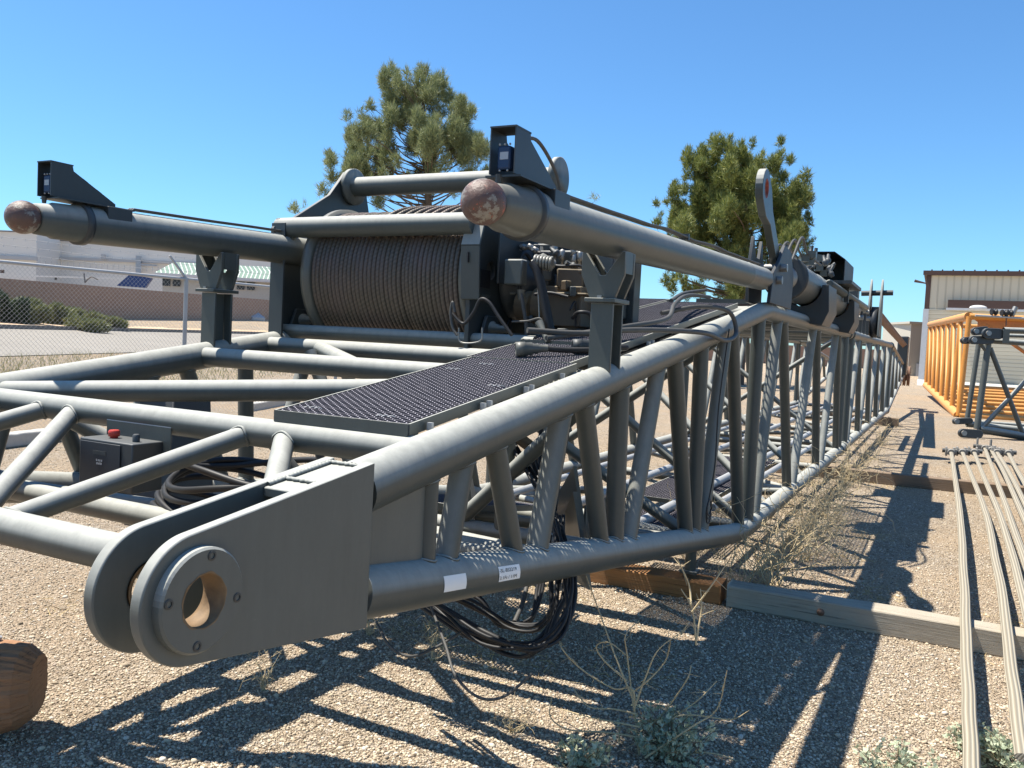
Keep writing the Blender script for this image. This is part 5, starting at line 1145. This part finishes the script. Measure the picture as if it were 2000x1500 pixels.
def tree(label, base_px, d, clumps, mat, n, size, seed, trunk_r, nlimb=40, needles=6, thin=.10):
    rs = np.random.default_rng(seed); s = d/F; base = atd(base_px, 760, d); base[2] = 0
    t = thing("pine_tree", label, "tree", tuple(base)); cen = []
    for (px, py, rx, ry) in clumps:
        sub = max(4, int(rx*ry/130))
        for _ in range(sub):
            a = rs.random()*6.28; q = rs.random()**.5*.86; cx_, cy_ = px+rx*q*math.cos(a), py+ry*q*math.sin(a)
            dd = d+rs.normal()*rx*s*.7; c = atd(cx_, cy_, dd); k = .14+.22*rs.random(); rr_ = (rx+ry)/2*s*k; cen.append((c, (rr_*.8, rr_*.8, rr_*1.45)))
    tris("crown", leaf_cloud(cen, n, size, rs, needles, thin, 1.15), mat, t)
    tp = atd(clumps[0][0], clumps[0][1], d); tr = MB(); tr.path([base, base+(tp-base)*.35+V(.1, 0, 0), base+(tp-base)*.7, tp], [trunk_r, trunk_r*.8, trunk_r*.5, trunk_r*.1], 12); tr.build("trunk", "bark", t)
    o = MB()
    for c, r in [cen[i] for i in rs.permutation(len(cen))[:nlimb]]:
        if np.linalg.norm((c-base)[:2]) > 3.6: continue
        f = min(.95, max(.3, (c[2]-.35-base[2])/(tp[2]-base[2])*.93)); a = base+(tp-base)*f; mid = (a+c)/2+V(rs.normal()*.2, rs.normal()*.2, -.15+rs.normal()*.1)
        o.path(smooth_path([a, mid, c], 4), list(np.linspace(trunk_r*.28*(1.2-f), .012, 9)), 6, False)
    o.build("limb", "bark", t); return t
tree("airy pale green pine behind the winch with sky showing through", 850, 32,
     [(825, 165, 55, 40), (775, 175, 45, 45), (760, 230, 60, 45), (850, 230, 70, 55), (910, 225, 42, 32), (700, 235, 30, 25), (725, 275, 55, 40), (870, 290, 80, 40), (690, 320, 55, 40), (745, 325, 60, 40), (930, 300, 45, 38), (650, 370, 30, 30), (720, 375, 60, 28), (590, 410, 28, 14), (850, 360, 70, 30), (930, 360, 45, 28), (1163, 398, 16, 18), (665, 400, 40, 15), (640, 300, 12, 12)],
     "needles_pale", 16500, .20, 21, .22, 120, 8, .042)
tree("dense rounded dark green pine behind the raised link", 1440, 40,
     [(1460, 300, 45, 30), (1400, 310, 50, 40), (1530, 310, 35, 38), (1350, 345, 45, 45), (1450, 370, 80, 60), (1540, 370, 45, 60), (1320, 400, 35, 50), (1390, 430, 80, 60), (1500, 450, 75, 60), (1560, 450, 35, 45), (1290, 400, 16, 16), (1345, 490, 55, 45), (1430, 520, 80, 50), (1540, 510, 45, 30), (1580, 480, 24, 16), (1330, 560, 45, 30), (1400, 575, 60, 30), (1300, 440, 25, 30)],
     "needles_deep", 31000, .21, 22, .3, 70, 8, .062)
# bushes beyond the road
def bush(label, px, py, d, w_, h_, mat, n, seed, size=.16):
    rs = np.random.default_rng(seed); c = atd(px, py, d); t = thing("bush", label, "bush", tuple(c), "bushes beyond the road"); cen = []
    for _ in range(18): cen.append((c+_R*rs.uniform(-w_, w_)+V(0, 0, rs.uniform(.1, h_*.8))+_F*rs.uniform(-.4, .4), (w_*.33, w_*.3, h_*.3)))
    tris("foliage", leaf_cloud(cen, n, size, rs, 5, .14), mat, t); o = MB()
    for k in range(5): o.path([c+V(0, 0, -.1), cen[k][0]], [.03, .01], 5)
    o.build("stem", "bark", t)
bush("dark green juniper at the left edge beyond the road", 8, 632, 33, .75, 1.15, "juniper", 5000, 1)
bush("tall olive bush beside the dark juniper", 50, 634, 34, .95, .95, "bush_leaf", 4500, 2); bush("olive bush in the middle of the row on the bank", 95, 636, 36, 1.0, .9, "bush_leaf", 4500, 3)
bush("lower olive bush right of the middle one", 145, 638, 38, 1.1, .75, "bush_leaf", 4500, 4); bush("small low bush at the right end of the row", 195, 641, 39, 1.0, .45, "bush_leaf", 3500, 5)
bush("small olive bush low in front of the row", 165, 645, 35, .7, .45, "bush_leaf", 2500, 6)
# dry grass along the fence (uncountable)
rs = np.random.default_rng(9); n = 8000; px = rs.uniform(-300, 700, n); f = rs.random(n); 
B = np.array([gp(p, prof(p)[0]+(prof(p)[1]*1.0-prof(p)[0])*q, 0) for p, q in zip(px, .35+.65*f)]); zz = np.array([prof(p)[4]*(0.9*(q-.5)*2*.5+.45 if q > .5 else .9*q) for p, q in zip(px, .35+.65*f)]); B[:, 2] = zz*1.0
Dv = rs.normal(size=(n, 3))*.35; Dv[:, 2] = 1; Sv = np.cross(Dv, rs.normal(size=(n, 3))); Sv /= np.linalg.norm(Sv, axis=1)[:, None]; Lh = (.08+.22*rs.random(n)**2)[:, None]
tag(tris("dry_grass", np.stack([B-Sv*.008, B+Sv*.008, B+Dv*Lh], 1).reshape(-1, 3), "grass_blade"), "dry yellow green grass on the verge beyond the fence", "grass", kind="stuff")
# straw tufts on gravel (uncountable litter)
n = 5000; cl = rs.uniform(0, 1, (60, 2)); cl = np.stack([-5+5.5*cl[:, 0], 3+11*cl[:, 1]], 1); ii = rs.integers(0, 60, n); B = np.zeros((n, 3)); B[:, :2] = cl[ii]+rs.normal(size=(n, 2))*.12
Dv = rs.normal(size=(n, 3)); Dv[:, 2] = np.abs(Dv[:, 2])*.5+.05; Sv = np.cross(Dv, rs.normal(size=(n, 3))); Sv /= np.linalg.norm(Sv, axis=1)[:, None]
tag(tris("straw_litter", np.stack([B-Sv*.0018, B+Sv*.0018, B+Dv*.05], 1).reshape(-1, 3), "straw"), "thin dry straw scattered over the gravel in small tufts", "straw", kind="stuff")
# dry weeds along the bottom chord
def weed(name, label, base, h, spread, nst, rs, mat, r=.0035, group=None, lean=V(0, 0, 0), curl=.5, cat="weed"):
    t = thing(name, label, cat, tuple(base), group); o = MB()
    for k in range(nst):
        a = rs.random()*6.28; p = V(*base)+V(rs.normal(), rs.normal(), 0)*spread*.12; dv = V(math.cos(a)*spread, math.sin(a)*spread, h*(.5+.6*rs.random()))+lean*h; pts = [p]; q = p.copy(); n = 6
        for i in range(n):
            dv2 = dv/n+rs.normal(size=3)*curl*h/n*.7; dv2[2] -= (i/n)**2*h/n*.6*rs.random()*2; q = q+dv2; q[2] = max(q[2], .01); pts.append(q.copy())
            if i > 1 and rs.random() < .7:
                e = q+rs.normal(size=3)*h*.22; e[2] = max(e[2], .01); o.path([q, (q+e)/2+rs.normal(size=3)*h*.04, e], [r*.6, r*.5, r*.3], 4, False)
        o.path(smooth_path(pts, 3), list(np.linspace(r, r*.35, 3*n+1)), 5, False)
    o.build("stems", mat, t); return t
rs = np.random.default_rng(31)
WL = ["closest to the chord's bend", "just past the bend", "second past the bend", "third past the bend"]
spots = [(5.75, .0), (6.05, .12), (6.5, .06), (6.9, .2), (7.3, .05), (7.8, .14), (8.3, .06), (8.9, .12), (9.6, .05), (10.4, .1), (11.3, .05), (12.6, .1), (14.5, .05), (17, .1)]
ORD = "nearest second third fourth fifth sixth seventh eighth ninth tenth eleventh twelfth thirteenth farthest".split()
for i, (y, dx) in enumerate(spots):
    weed("dry_weed", "%s dry weed tangle from the camera along the right bottom chord's outside" % ORD[i], V(XR+.12+dx, y, 0),   .42+.12*rs.random(), .26, 20, rs, "twig", .0036, "dry weeds along the right bottom chord", V(.15, 0, 0), .9)
for i, (x, y) in enumerate([(-1.7, 6.4), (-1.6, 7.2), (-1.9, 8.4), (-1.65, 9.3)]):
    weed("dry_weed", "%s dry weed from the camera growing inside the boom past its bend" % ORD[i], V(x, y, 0), .45, .2, 10, rs, "twig", .0035, "dry weeds inside the boom", V(0, 0, 0), .9)
# big dead shrub in the foreground
c = atz(1245, 1475, 0)
def stem(o, pts, r): o.path(smooth_path([tuple(aty(a, b, y)) for a, b, y in pts], 6), r, 6, False)
t = thing("dead_shrub", "bare pale branching shrub in the foreground shade", "shrub", tuple(c)); Yc = c[1]; o = MB()
def taper(pts, r0, r1): return list(np.linspace(r0, r1, (len(pts)-1)*6+1))
for pts in [[(1250, 1500), (1245, 1440), (1236, 1370), (1225, 1280), (1222, 1240), (1248, 1212)], [(1240, 1400), (1235, 1345), (1200, 1345), (1140, 1310), (1100, 1270), (1092, 1240), (1105, 1205)],
            [(1238, 1370), (1205, 1290), (1165, 1180), (1145, 1125)], [(1240, 1380), (1262, 1320), (1285, 1270), (1330, 1235)], [(1245, 1395), (1200, 1385), (1150, 1380), (1120, 1345)],
            [(1236, 1352), (1270, 1325), (1300, 1290), (1310, 1250)], [(1225, 1330), (1180, 1290), (1165, 1262), (1190, 1255), (1230, 1285)], [(1250, 1420), (1200, 1410), (1150, 1400), (1095, 1385)],
            [(1250, 1430), (1290, 1400), (1340, 1330), (1350, 1300)], [(1245, 1410), (1310, 1400), (1360, 1370), (1400, 1330)], [(1250, 1440), (1180, 1430), (1110, 1425), (1075, 1400), (1078, 1360)],
            [(1210, 1420), (1205, 1460), (1170, 1480), (1160, 1495)], [(1252, 1470), (1320, 1400), (1420, 1405), (1445, 1400)], [(1260, 1480), (1350, 1420), (1400, 1385), (1420, 1310)], [(1260, 1480), (1380, 1470), (1450, 1490)],
            [(1330, 1240), (1345, 1215)], [(1350, 1180), (1345, 1140), (1322, 1090)], [(1360, 1260), (1352, 1190), (1330, 1150)], [(1352, 1195), (1385, 1150), (1420, 1100)], [(1360, 1250), (1370, 1190), (1368, 1150)]]:
    yj = Yc+rs.normal()*.06; P = [tuple(aty(a, b, yj+.02*i*rs.normal())) for i, (a, b) in enumerate(pts)]; o.path(smooth_path(P, 6), taper(P, .0043, .0018), 6, False)
    for k in range(len(P)-1):
        for _ in range(3):
            f = rs.random(); p = V(*P[k])*(1-f)+V(*P[k+1])*f; e = p+rs.normal(size=3)*V(.025, .025, .02); o.path([p, e], [.0016, .0008], 4, False)
o.build("stems", "twig", t)
# leafy sage plants
def sage(label, px, py, w_, h_, n, seed, up=.3):
    rs = np.random.default_rng(seed); c = atz(px, py, 0); t = thing("sage_plant", label, "plant", tuple(c), "pale leafy plants in the foreground"); o = MB(); vs = []
    for k in range(int(n/12)):
        tip_ = c+V(rs.uniform(-w_, w_), rs.uniform(-w_*.7, w_*.7), h_*(.25+.75*rs.random())); mid = (c+tip_)/2+rs.normal(size=3)*.03; pp = smooth_path([c+rs.normal(size=3)*V(.03, .03, 0), mid, tip_], 4); o.path(pp, .0016, 4, False)
        for q in range(12):
            p = pp[int(rs.integers(3, len(pp)))]+rs.normal(size=3)*.012; d = rs.normal(size=3); d[2] += up; d /= np.linalg.norm(d); s_ = np.cross(d, rs.normal(size=3)); s_ /= np.linalg.norm(s_); l = .014+.016*rs.random()
            # lobed leaf: three small diamonds
            for an in (-.7, 0, .7):
                dd = d*math.cos(an)+s_*math.sin(an); ss = -d*math.sin(an)+s_*math.cos(an); L_ = l*(1 if an == 0 else .7)
                vs += [p, p+dd*L_*.55+ss*L_*.24, p+dd*L_, p, p+dd*L_, p+dd*L_*.55-ss*L_*.24]
    o.build("stems", "twig_dark", t); tris("foliage", np.array(vs), "sage_leaf", t)
sage("pale leafy plant at the foot of the dead shrub", 1300, 1482, .19, .17, 800, 1); sage("pale leafy plant at the bottom right edge beside the rods", 1965, 1500, .17, .13, 700, 2)
sage("small sparse leafy plant in the sunlit gravel at the bottom", 1750, 1520, .15, .12, 320, 3); sage("leafy sprig in shade at the bottom near the centre", 1130, 1500, .12, .10, 300, 4); sage("low leafy plant under the leftmost rod", 1905, 1475, .10, .10, 450, 5)
# twigs near the lug and cables
for i, (px, py, h, lb) in enumerate([(515, 1350, .18, "small dry grass stub in the shade below the foot lug"), (845, 1290, .22, "dry twiggy weed below the sticker on the bottom chord"), (720, 1240, .2, "dry thin weed right of the foot lug's lower corner"), (1000, 1430, .14, "short dry stalks in the near sunlit gravel")]):
    weed("dry_sprig", lb, atz(px, py, 0), h, .07, 14, rs, "twig", .0018, None, V(0, 0, 0), .5)
print("built", len(bpy.data.objects))
